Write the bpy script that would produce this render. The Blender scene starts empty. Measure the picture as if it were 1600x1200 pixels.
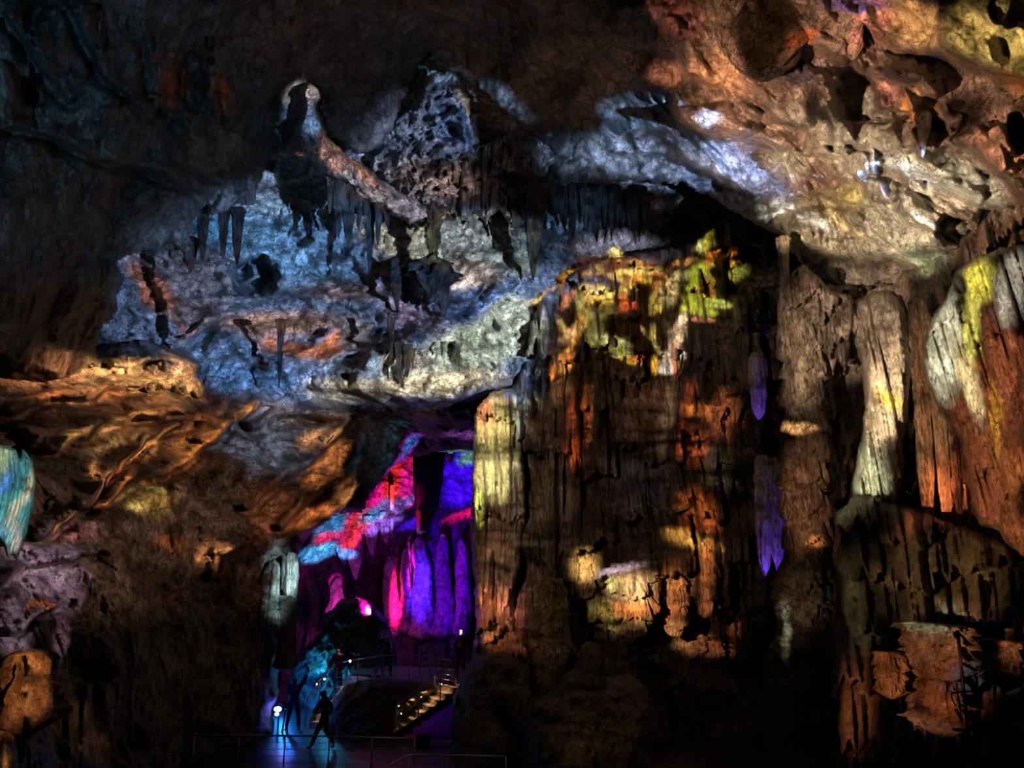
import bpy, math, random
import numpy as np
from mathutils import Vector, Matrix, Euler
from mathutils.bvhtree import BVHTree

random.seed(7)
C = bpy.context.scene.collection
F = 1256.0                      # focal length in pixels of a 1600 px wide frame
CAM = np.array([0.0, 0.0, 4.9])
PITCH = math.radians(13.4)
cp, sp = math.cos(PITCH), math.sin(PITCH)

# ------------------------------------------------------------------ survey helpers
def rays(px, py):
    x = (np.asarray(px, float) - 800) / F; y = (600 - np.asarray(py, float)) / F
    return np.stack([x, cp - y * sp, sp + y * cp], -1)

def at(px, py, Y):
    """world point that lies Y metres ahead of the visitor and is sighted at px, py"""
    d = rays(px, py)
    return CAM + d * (np.asarray(Y, float) / d[..., 1])[..., None]

def V(px, py, Y): return Vector(at(px, py, Y))
def floorY(py, z=0.0):
    d = rays(800, py); return (z - CAM[2]) / d[2] * d[1]
def m_per_px(py, Y):
    d = rays(800, py); return Y / d[1] / F

# ------------------------------------------------------------------ noise
_rs = np.random.RandomState(11)
_perm = _rs.permutation(256).astype(np.int32); _perm = np.concatenate([_perm, _perm, _perm])
_g = _rs.normal(size=(256, 3)); _g /= np.linalg.norm(_g, axis=1)[:, None]

def perlin(p):
    i = np.floor(p).astype(np.int64); f = p - i; i = (i & 255).astype(np.int32)
    u = f * f * f * (f * (f * 6 - 15) + 10)
    out = 0
    for dx in (0, 1):
        wx = u[:, 0] if dx else 1 - u[:, 0]
        for dy in (0, 1):
            wy = u[:, 1] if dy else 1 - u[:, 1]
            for dz in (0, 1):
                wz = u[:, 2] if dz else 1 - u[:, 2]
                h = _perm[_perm[_perm[(i[:, 0] + dx) & 255] + ((i[:, 1] + dy) & 255)] + ((i[:, 2] + dz) & 255)]
                g = _g[h]
                out = out + wx * wy * wz * (g[:, 0] * (f[:, 0] - dx) + g[:, 1] * (f[:, 1] - dy) + g[:, 2] * (f[:, 2] - dz))
    return out * 1.6

def fbm(p, octv=4, gain=.5, ridge=False):
    a, s, out = 1.0, 1.0, 0
    for o in range(octv):
        n = perlin(p * s + 17.3 * o)
        out = out + a * ((1 - np.abs(n) * 2) if ridge else n)
        a *= gain; s *= 2.03
    return out

def worley(x, z, seed=0):
    """distance to the nearest scattered point, 2-D, cell size 1"""
    ix, iz = np.floor(x).astype(int), np.floor(z).astype(int)
    best = np.full(x.shape, 9.0); idv = np.zeros(x.shape)
    for a in (-1, 0, 1):
        for b in (-1, 0, 1):
            cx, cz = ix + a, iz + b
            h = _perm[_perm[(cx + seed) & 255] + (cz & 255)]
            h2 = _perm[h + 91]
            h3 = _perm[h + 173]
            d = (cx + h / 255 - x) ** 2 + (cz + h2 / 255 - z) ** 2
            m = d < best
            best = np.where(m, d, best); idv = np.where(m, h3 / 255, idv)
    return np.sqrt(best), idv

def sstep(a, b, x):
    t = np.clip((x - a) / (b - a), 0, 1); return t * t * (3 - 2 * t)

# ------------------------------------------------------------------ materials
def new_mat(name):
    m = bpy.data.materials.new(name); m.use_nodes = True
    nt = m.node_tree; nt.nodes.clear()
    return m, nt

def rock_mat(name, cols, stain=(.16, .085, .045), stain_amt=.45, rough=.6, spec=.35, bump=.6, scale=1.0, vertical=False, crust=.7, fine=.7, shade_west=False):
    m, nt = new_mat(name); N = nt.nodes; L = nt.links
    out = N.new('ShaderNodeOutputMaterial'); b = N.new('ShaderNodeBsdfPrincipled')
    L.new(b.outputs[0], out.inputs[0])
    tc = N.new('ShaderNodeTexCoord')
    mp = N.new('ShaderNodeMapping'); mp.inputs['Scale'].default_value = (1, .3 if vertical else 1, .16 if vertical else 1)
    L.new(tc.outputs['Object'], mp.inputs[0])
    def noise(sc, det=8, rg=.6, dist=0, vec=mp):
        n = N.new('ShaderNodeTexNoise'); n.inputs['Scale'].default_value = sc * scale
        n.inputs['Detail'].default_value = det; n.inputs['Roughness'].default_value = rg
        n.inputs['Distortion'].default_value = dist
        L.new(vec.outputs[0], n.inputs['Vector']); return n
    n1 = noise(.9, 9, .62, .8)
    r = N.new('ShaderNodeValToRGB'); e = r.color_ramp.elements
    for i, c in enumerate(cols):
        p = .3 + .4 * i / (len(cols) - 1)
        if i < 2: e[i].position = p; e[i].color = (*c, 1)
        else:
            x = e.new(p); x.color = (*c, 1)
    L.new(n1.outputs[0], r.inputs[0])
    n2 = noise(2.6, 8, .7, 1.2)
    r2 = N.new('ShaderNodeMapRange'); r2.inputs[1].default_value = .5; r2.inputs[2].default_value = .68
    r2.inputs[3].default_value = 0; r2.inputs[4].default_value = stain_amt
    L.new(n2.outputs[0], r2.inputs[0])
    mx = N.new('ShaderNodeMix'); mx.data_type = 'RGBA'
    L.new(r2.outputs[0], mx.inputs[0]); L.new(r.outputs[0], mx.inputs[6]); mx.inputs[7].default_value = (*stain, 1)
    # dark manganese crust specks
    n3 = noise(9, 6, .75, .3)
    r3 = N.new('ShaderNodeMapRange'); r3.inputs[1].default_value = .53; r3.inputs[2].default_value = .61
    r3.inputs[3].default_value = 1; r3.inputs[4].default_value = 1 - crust
    L.new(n3.outputs[0], r3.inputs[0])
    mu = N.new('ShaderNodeMix'); mu.data_type = 'RGBA'; mu.blend_type = 'MULTIPLY'; mu.inputs[0].default_value = 1
    L.new(mx.outputs[2], mu.inputs[6]); L.new(r3.outputs[0], mu.inputs[7])
    n4 = noise(24, 9, .8, .6)
    r4 = N.new('ShaderNodeMapRange'); r4.inputs[1].default_value = .38; r4.inputs[2].default_value = .62
    r4.inputs[3].default_value = 1 - fine; r4.inputs[4].default_value = 1 + fine * .6
    L.new(n4.outputs[0], r4.inputs[0])
    n5 = noise(3.4, 7, .75, 1.0)
    r5 = N.new('ShaderNodeMapRange'); r5.inputs[1].default_value = .54; r5.inputs[2].default_value = .62; r5.inputs[3].default_value = 1; r5.inputs[4].default_value = 1 - crust * .65
    L.new(n5.outputs[0], r5.inputs[0])
    # crack lines
    wv = N.new('ShaderNodeVectorMath'); wv.operation = 'MULTIPLY_ADD'; wv.inputs[1].default_value = (.9, .9, .9)
    L.new(n2.outputs['Color'], wv.inputs[0]); L.new(mp.outputs[0], wv.inputs[2])
    vo = N.new('ShaderNodeTexVoronoi'); vo.feature = 'DISTANCE_TO_EDGE'; vo.inputs['Scale'].default_value = 1.5 * scale; L.new(wv.outputs[0], vo.inputs['Vector'])
    rc = N.new('ShaderNodeMapRange'); rc.inputs[1].default_value = 0; rc.inputs[2].default_value = .05; rc.inputs[3].default_value = .25; rc.inputs[4].default_value = 1
    L.new(vo.outputs['Distance'], rc.inputs[0])
    m4 = N.new('ShaderNodeMath'); m4.operation = 'MULTIPLY'; L.new(r4.outputs[0], m4.inputs[0]); L.new(rc.outputs[0], m4.inputs[1])
    m5 = N.new('ShaderNodeMath'); m5.operation = 'MULTIPLY'; L.new(m4.outputs[0], m5.inputs[0]); L.new(r5.outputs[0], m5.inputs[1]); m4 = m5
    mu2 = N.new('ShaderNodeMix'); mu2.data_type = 'RGBA'; mu2.blend_type = 'MULTIPLY'; mu2.inputs[0].default_value = 1; mu2.clamp_result = True
    L.new(mu.outputs[2], mu2.inputs[6]); L.new(m4.outputs[0], mu2.inputs[7]); mu = mu2
    if shade_west:  # shade of the unlit left ceiling, put into the rock colour
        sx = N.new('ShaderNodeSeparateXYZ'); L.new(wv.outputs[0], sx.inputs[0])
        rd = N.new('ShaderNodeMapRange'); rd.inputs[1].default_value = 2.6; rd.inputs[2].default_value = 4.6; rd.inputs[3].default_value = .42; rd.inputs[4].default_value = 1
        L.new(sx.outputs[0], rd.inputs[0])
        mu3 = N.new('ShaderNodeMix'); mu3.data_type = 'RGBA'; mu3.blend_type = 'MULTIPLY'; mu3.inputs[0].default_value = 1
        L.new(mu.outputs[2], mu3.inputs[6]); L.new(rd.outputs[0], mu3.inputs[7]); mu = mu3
    L.new(mu.outputs[2], b.inputs['Base Color'])
    b.inputs['Roughness'].default_value = rough
    b.inputs['Specular IOR Level'].default_value = spec
    if bump:
        nb = noise(5, 10, .72, .5)
        nb2 = noise(22, 6, .6, .2, tc if not vertical else mp)
        ad = N.new('ShaderNodeMath'); ad.operation = 'MULTIPLY_ADD'; ad.inputs[1].default_value = .35
        L.new(nb2.outputs[0], ad.inputs[0]); L.new(nb.outputs[0], ad.inputs[2])
        ac = N.new('ShaderNodeMath'); ac.operation = 'MULTIPLY_ADD'; ac.inputs[1].default_value = .5; L.new(rc.outputs[0], ac.inputs[0]); L.new(ad.outputs[0], ac.inputs[2]); ad = ac
        bp = N.new('ShaderNodeBump'); bp.inputs['Strength'].default_value = bump; bp.inputs['Distance'].default_value = .30
        L.new(ad.outputs[0], bp.inputs['Height']); L.new(bp.outputs[0], b.inputs['Normal'])
    return m

def flat_mat(name, col, rough=.6, metal=0, emit=None, estr=0, spec=.5, noise=.15):
    m, nt = new_mat(name); N = nt.nodes; L = nt.links
    out = N.new('ShaderNodeOutputMaterial'); b = N.new('ShaderNodeBsdfPrincipled'); L.new(b.outputs[0], out.inputs[0])
    tc = N.new('ShaderNodeTexCoord'); n = N.new('ShaderNodeTexNoise'); n.inputs['Scale'].default_value = 7; n.inputs['Detail'].default_value = 5
    L.new(tc.outputs['Object'], n.inputs['Vector'])
    r = N.new('ShaderNodeValToRGB'); r.color_ramp.elements[0].color = (*[c * (1 - noise) for c in col], 1)
    r.color_ramp.elements[1].color = (*[min(1, c * (1 + noise)) for c in col], 1)
    L.new(n.outputs[0], r.inputs[0]); L.new(r.outputs[0], b.inputs['Base Color'])
    b.inputs['Roughness'].default_value = rough; b.inputs['Metallic'].default_value = metal
    b.inputs['Specular IOR Level'].default_value = spec
    if emit: b.inputs['Emission Color'].default_value = (*emit, 1); b.inputs['Emission Strength'].default_value = estr
    return m

M_lime = rock_mat('limestone', [(.20, .18, .17), (.46, .43, .40), (.66, .62, .57)], stain=(.20, .12, .08), stain_amt=.4, bump=.8, crust=.85)
M_pale = rock_mat('pale_calcite', [(.30, .27, .23), (.50, .46, .40), (.68, .64, .56)], stain_amt=.25, bump=.55, crust=.6)
M_ceil = rock_mat('ceiling_rock', [(.24, .20, .17), (.50, .45, .40), (.70, .64, .56)], stain=(.24, .13, .08), stain_amt=.5, bump=.7, shade_west=True, fine=.55, scale=1.3)
M_slope = rock_mat('slope_rock', [(.16, .13, .11), (.40, .34, .29), (.62, .54, .46)], stain=(.22, .13, .08), stain_amt=.55, bump=.85, scale=1.3)
M_drip = rock_mat('wet_dripstone', [(.13, .10, .08), (.32, .27, .22), (.52, .45, .38)], stain=(.18, .09, .05), stain_amt=.6, rough=.36, spec=.6, bump=.8, vertical=True, scale=1.7)
M_unlitdrip = rock_mat('unlit_dripstone', [(.012, .010, .008), (.03, .024, .02), (.06, .046, .036)], stain=(.03, .015, .01), stain_amt=.6, rough=.5, spec=.35, bump=.7, vertical=True, scale=1.7)  # near-black colour stands in for the light missing on these stalactites
M_drape = rock_mat('drapery_stone', [(.24, .18, .14), (.44, .36, .29), (.62, .53, .44)], stain=(.24, .12, .07), stain_amt=.55, rough=.45, bump=.7, vertical=True, scale=1.8)
M_white = rock_mat('white_drapery_stone', [(.44, .40, .34), (.62, .58, .50), (.74, .71, .63)], stain=(.36, .27, .20), stain_amt=.35, rough=.5, bump=.6, vertical=True, scale=1.8, crust=.5)
M_skirt = rock_mat('skirt_flowstone', [(.10, .08, .06), (.30, .24, .18), (.50, .40, .31)], stain=(.20, .09, .04), stain_amt=.6, rough=.3, spec=.7, bump=1.0, scale=2.4)
M_mud = rock_mat('muddy_rock', [(.14, .11, .085), (.26, .22, .17), (.38, .32, .26)], stain_amt=.4, rough=.7, bump=.8)

# ------------------------------------------------------------------ mesh helpers
def link(name, me, mat, parent=None, smooth=True):
    o = bpy.data.objects.new(name, me); C.objects.link(o)
    if mat: me.materials.append(mat)
    if smooth and len(me.polygons): me.polygons.foreach_set('use_smooth', np.ones(len(me.polygons), bool))
    if parent: o.parent = parent
    return o

def mesh_np(name, verts, quads):
    me = bpy.data.meshes.new(name)
    n, k = len(verts), len(quads)
    me.vertices.add(n); me.vertices.foreach_set('co', verts.astype(np.float32).ravel())
    me.loops.add(4 * k); me.loops.foreach_set('vertex_index', quads.astype(np.int32).ravel())
    me.polygons.add(k); me.polygons.foreach_set('loop_start', np.arange(0, 4 * k, 4, dtype=np.int32))
    me.update(calc_edges=True); me.validate()
    return me

def tag(o, label=None, cat=None, group=None, kind=None):
    if label: o['label'] = label
    if cat: o['category'] = cat
    if group: o['group'] = group
    if kind: o['kind'] = kind
    return o

def poly_sd(px, py, poly):
    """signed distance to the outline, positive inside"""
    poly = np.array(poly, float); n = len(poly)
    d = np.full(px.shape, 1e9); inside = np.zeros(px.shape, bool)
    for i in range(n):
        a, b = poly[i], poly[(i + 1) % n]
        e = b - a; L2 = max(e @ e, 1e-9)
        t = np.clip(((px - a[0]) * e[0] + (py - a[1]) * e[1]) / L2, 0, 1)
        d = np.minimum(d, (px - a[0] - t * e[0]) ** 2 + (py - a[1] - t * e[1]) ** 2)
        c = (a[1] > py) != (b[1] > py)
        with np.errstate(divide='ignore', invalid='ignore'):
            xi = (b[0] - a[0]) * (py - a[1]) / (b[1] - a[1]) + a[0]
        inside ^= c & (px < xi)
    d = np.sqrt(d); return np.where(inside, d, -d)

def rbf(ctrl, px, py, c=50.0):
    ctrl = np.array(ctrl, float); X = ctrl[:, :2] / 100; v = ctrl[:, 2]; c = c / 100
    n = len(X)
    K = np.sqrt(((X[:, None] - X[None]) ** 2).sum(-1) + c * c)
    A = np.zeros((n + 3, n + 3)); A[:n, :n] = K; A[:n, n] = 1; A[:n, n + 1:] = X; A[n, :n] = 1; A[n + 1:, :n] = X.T
    A[:n, :n] -= np.eye(n) * .02
    w = np.linalg.solve(A, np.concatenate([v, [0, 0, 0]]))
    out = w[n] + w[n + 1] * px / 100 + w[n + 2] * py / 100
    for i in range(n):
        out = out + w[i] * np.sqrt((px / 100 - X[i, 0]) ** 2 + (py / 100 - X[i, 1]) ** 2 + c * c)
    return out

shells = []
def relief(name, outline, ctrl, disp, mat, step=2.6, roll=(22, 3.0), ragged=5.0, dents=(), ridges=(), shell=False, parent=None, sx=1.0):
    poly = np.array(outline, float)
    x0, y0 = poly.min(0) - 2; x1, y1 = poly.max(0) + 2
    gx = np.arange(x0, x1 + step, step); gy = np.arange(y0, y1 + step, step)
    PX, PY = np.meshgrid(gx, gy); sh = PX.shape; px, py = PX.ravel(), PY.ravel()
    sd = poly_sd(px, py, poly)
    if ragged:
        q = np.stack([px / 40, py / 40, np.full_like(px, len(name) * 3.7)], -1)
        sd = sd + ragged * fbm(q, 4, .6)
    keep = sd > 0
    base = rbf(ctrl, px, py)
    P = at(px, py, base)
    Y = base.copy()
    k = np.where(keep)[0]
    Y[k] += disp(P[k], px[k], py[k], sd[k])
    for (dx, dy, rx, ry, dep) in dents:
        r = np.sqrt(((px - dx) / rx) ** 2 + ((py - dy) / ry) ** 2)
        if ragged:
            r = r + .22 * perlin(np.stack([px / 14, py / 14, np.full_like(px, dx * .13)], -1))
        Y += dep * sstep(1.15, .75, r)
    for (pts, wd, h, under) in ridges:         # ribs: rounded above, undercut below
        best = np.full(px.shape, 1e9); side = np.zeros(px.shape)
        wob = 7 * perlin(np.stack([px / 30, py / 30, np.full_like(px, 4.4)], -1))
        for a, b in zip(pts[:-1], pts[1:]):
            e = np.array(b, float) - a; L2 = e @ e
            tt = np.clip(((px - a[0]) * e[0] + (py - a[1]) * e[1]) / L2, 0, 1)
            qx = px - a[0] - tt * e[0]; qy = py - a[1] - tt * e[1] + wob
            d = np.hypot(qx, qy); sg = np.sign(qy) ; m = d < best
            best = np.where(m, d, best); side = np.where(m, sg, side)
        Y -= h * np.where(side > 0, np.exp(-(best / (wd * .38)) ** 2), np.exp(-(best / wd) ** 2))
        Y += under * np.where(side > 0, np.exp(-((best - wd * .8) / (wd * .5)) ** 2), 0)
    t = np.clip(sd / roll[0], 0, 1)
    Y += roll[1] * (1 - np.sqrt(np.clip(1 - (1 - t) ** 2, 0, 1))) * (1 + .25 * perlin(np.stack([px / 25, py / 25, px * 0 + 7.7], -1)))
    P = at(px, py, Y)
    idx = -np.ones(len(px), int); idx[k] = np.arange(len(k))
    I = idx.reshape(sh)
    q = np.stack([I[:-1, :-1], I[1:, :-1], I[1:, 1:], I[:-1, 1:]], -1).reshape(-1, 4)
    q = q[(q >= 0).all(1)]
    o = link(name, mesh_np(name, P[k], q), mat, parent)
    if shell: shells.append(o)
    return o

# ------------------------------------------------------------------ rock textures in depth
def rough_rock(big=.9, med=.4, small=.14, s=1.0, diag=None, pits=0, seed=0, pit_size=.9, strata=0, blocks=0, block_size=1.6, stretch=.33):
    def f(P, px, py, sd):
        Q = P + seed * 13.1
        if diag is not None:            # lengthen the grain along a direction in the wall
            c, n = math.cos(diag), math.sin(diag)
            a = Q[:, 0] * c + Q[:, 2] * n; b = -Q[:, 0] * n + Q[:, 2] * c
            Q = np.stack([a * stretch, Q[:, 1], b], -1)
        w = np.stack([perlin(Q * .5 / s + 5), perlin(Q * .5 / s + 9), perlin(Q * .5 / s + 31)], -1)
        Q2 = Q + w * .8 * s
        d = big * fbm(Q * .22 / s, 3, .55) - med * (fbm(Q2 * .55 / s, 3, .5, True) - .8) + small * fbm(Q2 * 3.2 / s, 4, .6)
        d = d - small * 1.2 * np.maximum(0, fbm(Q2 * 1.9 / s + 50, 3, .6, True) - 1.0)
        if blocks:
            wq = Q2 if diag is not None else P + .35 * s * np.stack([perlin(Q * 1.1 + 3), Q[:, 0] * 0, perlin(Q * 1.1 + 8)], -1)
            wd, idv = worley(wq[:, 0] / block_size, wq[:, 2] / block_size, seed + 2)
            d = d + blocks * (idv - .5 + .7 * wd)
            wd, idv = worley(wq[:, 0] / (block_size * .37) + 3, wq[:, 2] / (block_size * .37), seed + 7)
            d = d + blocks * .38 * (idv - .5 + .8 * wd)
        if strata:
            d = d + strata * np.abs(((Q2[:, 2] * .9 + perlin(Q * .3)) % 1.0) - .5)
        if pits:
            wd, idv = worley(Q2[:, 0] / pit_size, Q2[:, 2] / pit_size, seed)
            d = d + pits * sstep(.38, .12, wd / (.4 + idv)) * (idv > .35)
            wd, idv = worley(Q2[:, 0] / (pit_size * .42) + 9, Q2[:, 2] / (pit_size * .42), seed + 4)
            d = d + pits * .45 * sstep(.42, .15, wd / (.4 + idv)) * (idv > .3)
        return d
    return f

def fluted(amp=.35, freq=2.2, big=.6, tier=0, tier_h=2.4, small=.06, lean=0, seed=0, sharp=True, plumb=0):
    """vertical dripstone flutes, with stepped tiers that end in ragged drip edges"""
    def f(P, px, py, sd):
        # plumb: flutes of a mass that slopes towards the hall fall straight down its face
        X = (P[:, 0] * (1 if not plumb else plumb / P[:, 1])) + lean * P[:, 2] + seed * 7.7; Z = P[:, 2]
        w = perlin(np.stack([X * .5, P[:, 1] * .2, Z * .12 + seed], -1)) * .6
        q = np.stack([(X + w * .5) * freq, P[:, 1] * .05, Z * .13], -1)
        n = fbm(q, 3, .55, sharp)
        d = amp * (n - .6) + big * fbm(np.stack([X * .3, P[:, 1] * .2, Z * .18 + seed], -1), 3)
        if tier:
            jag = perlin(np.stack([X * freq * 2.3, Z * 0 + seed, Z * .1], -1)) * .5 + perlin(np.stack([X * .35, Z * 0, Z * .05 + 3], -1)) * 2.2
            xc = (X + .5 * perlin(np.stack([X * .7, Z * .25, Z * 0 + seed + 9.5], -1))) / 1.25
            ci = np.floor(xc).astype(int); cid = _perm[(ci + seed * 31) & 255] / 255.0
            ph = ((Z + jag * .55 + cid * 2.7 * tier_h) / (tier_h * (.7 + .6 * _perm[(ci + seed * 17 + 99) & 255] / 255.0))) % 1.0
            d = d - .35 * amp * np.abs(np.sin(np.pi * xc)) + .5 * (cid - .5) * amp          # 1 at the top of a tier, 0 at its drip edge
            d = d + tier * (sstep(0, 1, ph) - .5)
        d = d + amp * .3 * fbm(np.stack([(X + w * .5) * freq * 3.7, P[:, 1] * .1, Z * .3], -1), 2, .6, True)
        d = d + small * fbm(P * 3.5, 4, .6)
        return d
    return f

# ================================================================== THE CAVE SHELL
# ---- far wall with the blue light, its overhanging lip and the dark underside
wb_ctrl = [(100,400,30),(150,560,28.5),(300,450,30),(300,580,28),(450,350,32.5),(450,450,31.5),(450,560,28.5),(600,150,34),(700,120,34),
    (700,230,32),(800,200,33),(600,400,31.5),(700,450,30),(600,540,28),(600,600,26.6),(700,612,26.4),(800,560,27),(840,450,29),
    (700,650,29),(600,680,34),(750,690,34),(500,680,32),(430,640,28),(900,300,32),(1000,260,31.5),(1000,350,34),(1150,400,34),(900,400,31.5),(1250,450,32)]
wall_back = relief('wall_back', [(130,380),(300,300),(420,220),(500,90),(700,40),(1000,180),(1260,300),(1270,520),(1000,560),(860,640),(800,700),(560,720),(430,700),(130,640)],
    wb_ctrl, rough_rock(1.0, .45, .13, 1.0, pits=.6, seed=1, pit_size=1.3, blocks=.55, block_size=1.7), M_lime, roll=(14, 2),
    ridges=[([(290,520),(360,490),(430,478),(520,470),(600,492)],22,1.2,.5),([(420,575),(480,548),(540,520),(620,500)],18,1.0,.6),([(560,585),(600,545),(700,515),(790,470),(840,440)],30,1.1,.2),
            ([(430,330),(520,390),(600,430)],30,.7,.3),([(860,250),(960,240),(1080,255),(1180,300)],22,1.2,.8),([(240,420),(262,480),(268,540)],16,1.1,.3),([(500,600),(600,618),(700,622),(790,604)],16,1.1,.4)],
    dents=[(400,432,34,30,4.5),(640,470,18,22,.9),(375,425,18,16,2)], shell=True)

# ---- grotto behind: sloping flowstone and dark curtained back
gr_ctrl = [(420,850,44),(480,820,43),(560,760,44),(640,690,47),(720,650,52),(760,660,53),(700,750,49),(750,750,49),(600,800,42.5),(500,870,40),(640,790,43),
    (560,900,45),(640,900,46),(740,850,47),(560,1000,44),(700,1000,46),(600,1080,42),(760,1080,42),(430,1000,40)]
def grotto_disp(P, px, py, sd):
    r = rough_rock(.9, .5, .2, .9, seed=3)(P, px, py, sd)
    f = fluted(.9, 1.1, .7, 0, seed=2)(P, px, py, sd)
    k = sstep(0, 40, py - (860 - (px - 470) * .35))
    return r * (1 - k) + (f + 2.2 * k) * k
wall_grotto = relief('wall_rear', [(400,740),(560,600),(640,560),(800,560),(800,1150),(400,1150)], gr_ctrl, grotto_disp, M_lime, roll=(6, 1), shell=True, step=2.4)

# ---- left slope, long ribs running down to the left
wl_ctrl = [(-150,560,17),(0,600,21),(200,600,25),(350,620,27),(450,640,28),(500,650,28.5),(640,690,33),(560,790,30),(470,860,27.5),(300,750,23.5),(100,750,19),
    (0,800,16),(-150,1000,10),(0,1000,13),(0,1200,11.5),(200,900,19.5),(100,1100,15),(200,1100,19),(330,1100,23),(420,1000,26),(430,1150,27),(300,1200,22)]
wall_left = relief('wall_left', [(-170,540),(0,552),(100,566),(170,540),(230,530),(300,545),(330,580),(380,585),(440,580),(520,620),(650,660),(670,690),(640,710),(600,748),(565,800),(520,806),
    (475,850),(466,880),(452,990),(436,1060),(430,1150),(330,1190),(170,1320),(-170,1320)],
    wl_ctrl, rough_rock(.8, .4, .13, 1.1, diag=.62, seed=5, blocks=.55, block_size=1.2), M_slope, roll=(16, 2.2),
    ridges=[([(20,640),(80,618),(150,612),(200,600),(300,585)],16,1.30,1.20),([(84,700),(120,678),(200,652),(285,640)],16,1.69,1.20),([(130,790),(180,725),(230,685),(295,655)],15,1.43,1.35),
            ([(60,835),(150,780),(200,752),(262,735),(310,700),(365,655),(400,632)],17,1.69,1.20),([(0,905),(60,880),(150,862)],14,0.91,0.75),([(440,818),(480,778),(538,742)],12,1.30,0.90),
            ([(468,838),(520,806),(552,760)],11,1.17,0.75),([(385,790),(440,748),(500,712),(545,660)],14,1.30,0.90),([(330,905),(338,868),(365,855)],12,1.17,0.75),([(20,985),(60,958),(105,935)],12,1.04,0.75),
            ([(395,660),(450,640),(540,650)],18,1.30,0.75),([(180,570),(250,560),(310,570)],12,1.56,0.90)],
    dents=[(8,690,45,26,2.5),(150,1050,26,18,1.5),(290,700,40,14,.8)], shell=True)

# ---- column wall in the middle, tall flutes and ragged tiers
wc_ctrl = [(735,600,25.6),(735,1050,25.2),(830,480,27.2),(830,700,26.8),(900,430,28),(1000,420,28.6),(1100,380,29.4),(1000,600,27.8),(1100,600,28.3),(1200,600,31.5),
    (1000,800,27.8),(1100,850,26.8),(950,900,26.2),(1000,1000,26.8),(1230,900,31),(1230,1100,28.5),(900,1100,25.5),(1000,1250,24.5),(730,1250,24)]
wall_centre = relief('wall_centre', [(742,640),(800,600),(822,560),(826,500),(850,455),(900,420),(960,400),(1060,385),(1120,345),(1200,340),(1275,380),(1290,600),(1300,1320),(700,1320),(706,1090),(742,1000),(736,800)],
    wc_ctrl, fluted(.55, 1.9, .7, 1.5, 3.1, .13, seed=1), M_drip, roll=(16, 2.4), step=2.2,
    dents=[(1160,420,42,44,4),(1205,560,16,190,2.6),(1212,950,14,170,2),(836,590,10,60,1.4),(958,478,32,12,1.1),(1000,470,16,26,.9),(1040,480,20,20,.8),(985,555,46,30,1),
           (810,760,8,120,1.2),(905,700,6,150,.9),(1100,1010,110,60,2.5),(930,960,60,60,1.6),(1130,800,60,40,1)], shell=True)

# ---- ceiling, dark on the left, bulging and lit on the right
ce_ctrl = [(-150,0,9.5),(-150,500,12),(0,300,13),(0,520,15.5),(200,200,17),(200,420,21),(150,560,22.5),(300,300,22.5),(400,100,21),(450,240,27),(600,20,24),(550,200,29),
    (680,90,30),(850,200,30),(850,50,25),(950,100,24.5),(1000,200,27),(1000,270,29),(1150,320,27),(1100,150,21.5),(1100,0,18.5),(1300,50,15),(1300,250,19.5),(1230,380,25),
    (1400,430,20.5),(1400,300,17),(1500,150,13.5),(1600,0,11),(1600,300,13.5),(1750,200,10),(1480,390,18)]
def ceil_disp(P, px, py, sd):
    a = rough_rock(1.1, .5, .08, 1.4, seed=8, blocks=.45, block_size=1.9)(P, px, py, sd)
    b = rough_rock(2.0, .65, .1, 1.3, diag=-.3, seed=9, pits=.12, pit_size=1.0, blocks=.35, block_size=1.5, stretch=.6)(P, px, py, sd)
    k = sstep(860, 1060, px)
    return a * (1 - k) + b * k
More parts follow.
